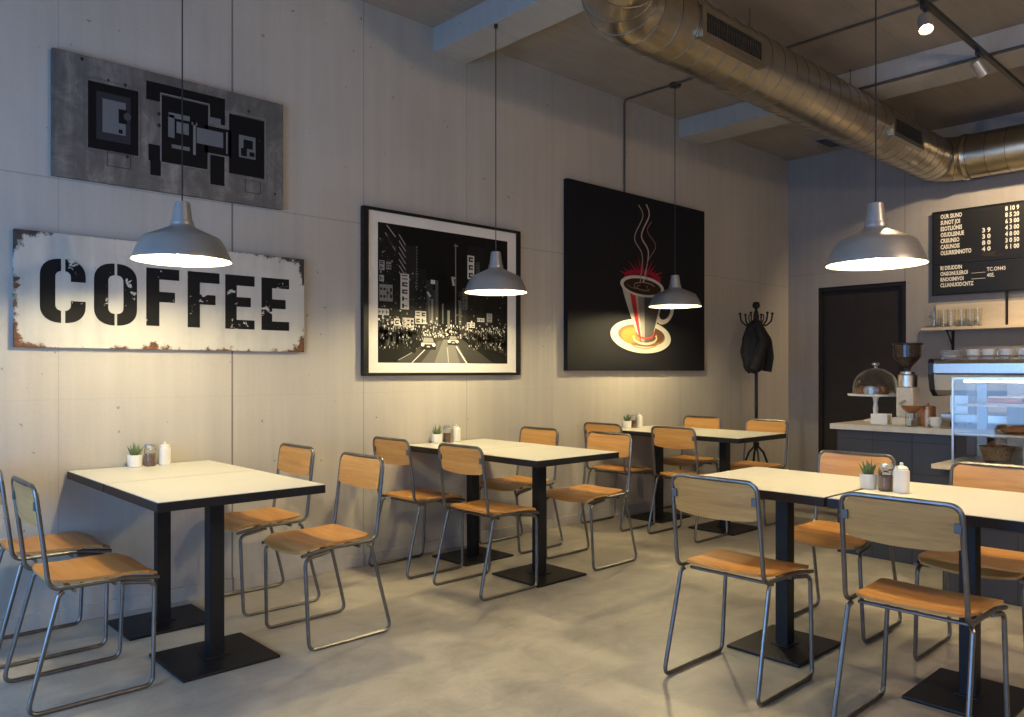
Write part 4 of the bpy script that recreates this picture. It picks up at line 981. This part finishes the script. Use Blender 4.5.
# espresso machine
k = thing('espresso_machine', 'wide polished steel coffee machine standing behind the glass display case', 'coffee machine', (5.68, 1.87, ZT))
prof = [(-.225, .335), (-.235, .345), (-.235, .405), (-.215, .43), (.20, .43), (.22, .40), (.22, .335)]
Wm = 1.0
m = MB(); m.prism(prof, 1, -Wm, -0.03, smooth=False); m.build('housing', M['steel'], k)
m = MB(); m.prism([(-.150, .20), (-.205, .235), (-.232, .335), (.22, .335), (.22, .20)], 1, -Wm, -0.03); m.build('lower_panel', M['warm_reflection'], k)
prof = [(-.15, .20), (-.21, .24), (-.235, .335), (-.235, .405), (-.215, .43), (.20, .43), (.22, .40), (.22, .20)]
m = MB(); m.prism([(a * 1.04, .31 + (b - .31) * 1.06) for a, b in prof], 1, -0.03, 0.0); m.build('side_panel', M['plastic'], k); m = MB(); m.prism([(a * 1.04, .31 + (b - .31) * 1.06) for a, b in prof], 1, -Wm - .03, -Wm); m.build('side_panel', M['plastic'], k)
m = MB(); m.box(-.2395, -.2345, -Wm + .02, -.05, .335, .343); m.build('trim_line', M['plastic'], k)
m = MB(); m.box(-.20, .24, -Wm + .02, -.06, .03, .085, bev=.006); m.box(-.14, .10, -.20, -.10, .085, .20); m.box(-.14, .10, -Wm + .10, -Wm + .2, .085, .20); m.build('base', M['steel'], k)
for a in (-.14, .16):
    for b in (-.12, -Wm + .08):
        m = MB(); m.cyl(.02, 0, .03, c=(a, b, 0), seg=16); m.build('foot', M['plastic'], k)
m = MB()
for zz in (.452,): m.tube([(-.19, -Wm + .03, zz), (-.19, -.05, zz), (.17, -.05, zz), (.17, -Wm + .03, zz)], .004, fillet=.02, seg=8)
for (a, b) in ((-.19, -.07), (-.19, -.5), (-.19, -Wm + .04), (.17, -.07), (.17, -Wm + .04)): m.tube([(a, b, .428), (a, b, .452)], .004, seg=8)
m.build('cup_rail', M['steel'], k)
ztop = ZT + 0.4312
names = ['second item from the left', 'third', 'fourth', 'fifth', 'sixth', 'seventh']
for i in range(6):
    cup_obj(5.53, 1.635 - i * 0.092, ztop, 'cup in the row on the coffee machine, ' + ('next to the saucers', 'second from the saucer pile', 'third from the saucer pile', 'fourth from the saucer pile', 'fifth from the saucer pile', 'sixth from the saucer pile')[i], 'white cups on top of the coffee machine', 0.5 + i)
s0 = None
for i in range(6):
    if s0 is None:
        m = MB(); m.lathe([(0, 0), (.035, 0), (.062, .009), (.062, .011), (.034, .004), (0, .003)], seg=28); s0 = m.build('saucer', M['ceramic']); o = s0
    else: o = s0.copy(); scene.collection.objects.link(o)
    o.location = (5.53, 1.76, ztop + i * 0.0095)
    tag(o, 'white saucer in the pile on the coffee machine, ' + ('bottom of the pile', 'second from the bottom', 'third from the bottom', 'third from the top', 'second from the top', 'topmost of the pile')[i], 'saucer', 'stacked saucers on the coffee machine')

# ------------------------------------------------------------------ glass display case and what is inside
x0, x1, y1, y0 = 4.76, 5.20, 1.515, 0.20; z0, z1 = 0.72, 1.205
dcs = thing('display_case', 'glass pastry display case standing on the lower counter at right', 'display case', (0, 0, 0))
m = MB(); e = .012
for (xa, ya) in ((x0, y1 - e), (x0, y0), (x1 - e, y1 - e), (x1 - e, y0)): m.box(xa, xa + e, ya, ya + e, z0, z1, bev=.002)
for zz in (z0, z1 - e):
    m.box(x0 + e, x1 - e, y1 - e, y1, zz, zz + e); m.box(x0 + e, x1 - e, y0, y0 + e, zz, zz + e); m.box(x0, x0 + e, y0 + e, y1 - e, zz, zz + e); m.box(x1 - e, x1, y0 + e, y1 - e, zz, zz + e)
m.build('case_frame', M['steel'], dcs)
def pane(a, b, c_, d_, e_, f_): MB().box(a, b, c_, d_, e_, f_).build('glass_pane', M['glass'], dcs)
pane(x0 + .003, x0 + .007, y0 + e, y1 - e, z0 + e, z1 - e); pane(x0 + e, x1 - e, y1 - .007, y1 - .003, z0 + e, z1 - e); pane(x0 + e, x1 - e, y0 + e, y1 - e, z1 - .007, z1 - .003)
MB().box(x0 + .014, x1 - .014, y0 + .013, y1 - .013, z0 + .013, z0 + .02).build('floor_tray', M['steel'], dcs)
for zz in (0.885, 1.045):
    MB().box(x0 + .03, x1 - .02, y0 + .013, y1 - .02, zz, zz + .010, bev=.001).build('shelf', M['panel_white'], dcs)
m = MB(); m.box(x1 - .03, x1 - .014, y1 - .06, y1 - .014, z0 + .02, z1 - .013); m.build('rear_post', M['alu'], dcs)
MB().box(x1 - .012, x1 - .006, y0 + .013, y1 - .16, z0 + .013, z1 - .013).build('reflection_panel', M['panel_white'], dcs)  # white panel stands in for the pale window reflection in the glass
m = MB(); m.tube([(x0 + .05, y0 + .05, z1 - .022), (x0 + .05, y1 - .05, z1 - .022)], 0.006); m.build('fill_tube', emit_mat('case_fill_glow', (1.0, .93, .80), 8.0), dcs)  # glowing tube added to brighten the inside of the case
lf = thing('loaf_cake', 'brown loaf cake on the upper shelf of the display case', 'cake', (4.97, 1.30, 1.0555))
m = MB(); m.box(-.045, .045, -.09, .09, .004, .035, bev=.012); m.build('crust', M['crust'], lf)
m = MB(); m.box(-.04, .04, -.085, .085, .034, .044, bev=.005); m.build('icing', M['icing'], lf)
m = MB(); m.box(-.06, .06, -.11, .11, 0, .004, bev=.001); m.build('board', M['panel_white'], lf)
m = MB(); m.lathe([(0, 0), (.05, 0), (.11, .012), (.11, .015), (.05, .004), (0, .004)], seg=32)
o = tag(m.build('dark_plate', M['plastic']), 'dark round plate on the middle shelf of the display case', 'plate'); o.location = (4.96, 1.22, .8955)
m = MB(); m.lathe([(0, 0), (.07, 0), (.085, .008), (.075, .028), (.04, .040), (0, .042)], seg=28)
o = tag(m.build('flat_tart', M['crust']), 'flat brown tart on the dark plate in the display case', 'tart'); o.location = (4.96, 1.22, .8995)
def basket(x, y, lb, mat):
    m = MB(); m.lathe([(0, 0), (.06, 0), (.065, .004), (.085, .075), (.088, .08), (.082, .08), (.06, .01), (0, .008)], seg=28); o = m.build('bread_basket', mat); tag(o, lb, 'basket', 'baskets on the floor of the case'); o.location = (x, y, z0 + .0205); return o
basket(4.94, 1.34, 'brown wicker bread basket on the bottom of the display case, at left', M['wicker'])
for i, (dx, dy, dz, rz_) in enumerate(((0.0, -.025, .012, .3), (-.01, .03, .014, 1.2), (0.0, .0, .058, 2.0))):
    m = MB(); m.lathe([(0, -.05), (.014, -.045), (.024, -.02), (.026, 0), (.024, .02), (.014, .045), (0, .05)], seg=16, axis=Vector((math.cos(rz_), math.sin(rz_), 0)), c=(0, 0, .028))
    o = tag(m.build('bread_roll', M['crust']), ('bread roll in the wicker basket, on its right', 'bread roll in the wicker basket, on its left', 'bread roll lying on top in the wicker basket')[i], 'bread roll', 'bread rolls in the basket'); o.location = (4.94 + dx, 1.34 + dy, z0 + .0205 + dz)
bx = thing('pastry_box', 'white paper pastry box on the bottom of the display case', 'box', (4.95, 1.12, z0 + .0205), 0.15)
MB().box(-.07, .07, -.09, .09, 0, .07, bev=.002).build('box_body', M['panel_white'], bx)
m = MB(); m.prism([(-.072, .07), (.072, .07), (.055, .092), (-.055, .092)], 1, -.09, .09); m.build('box_lid', M['panel_white'], bx)
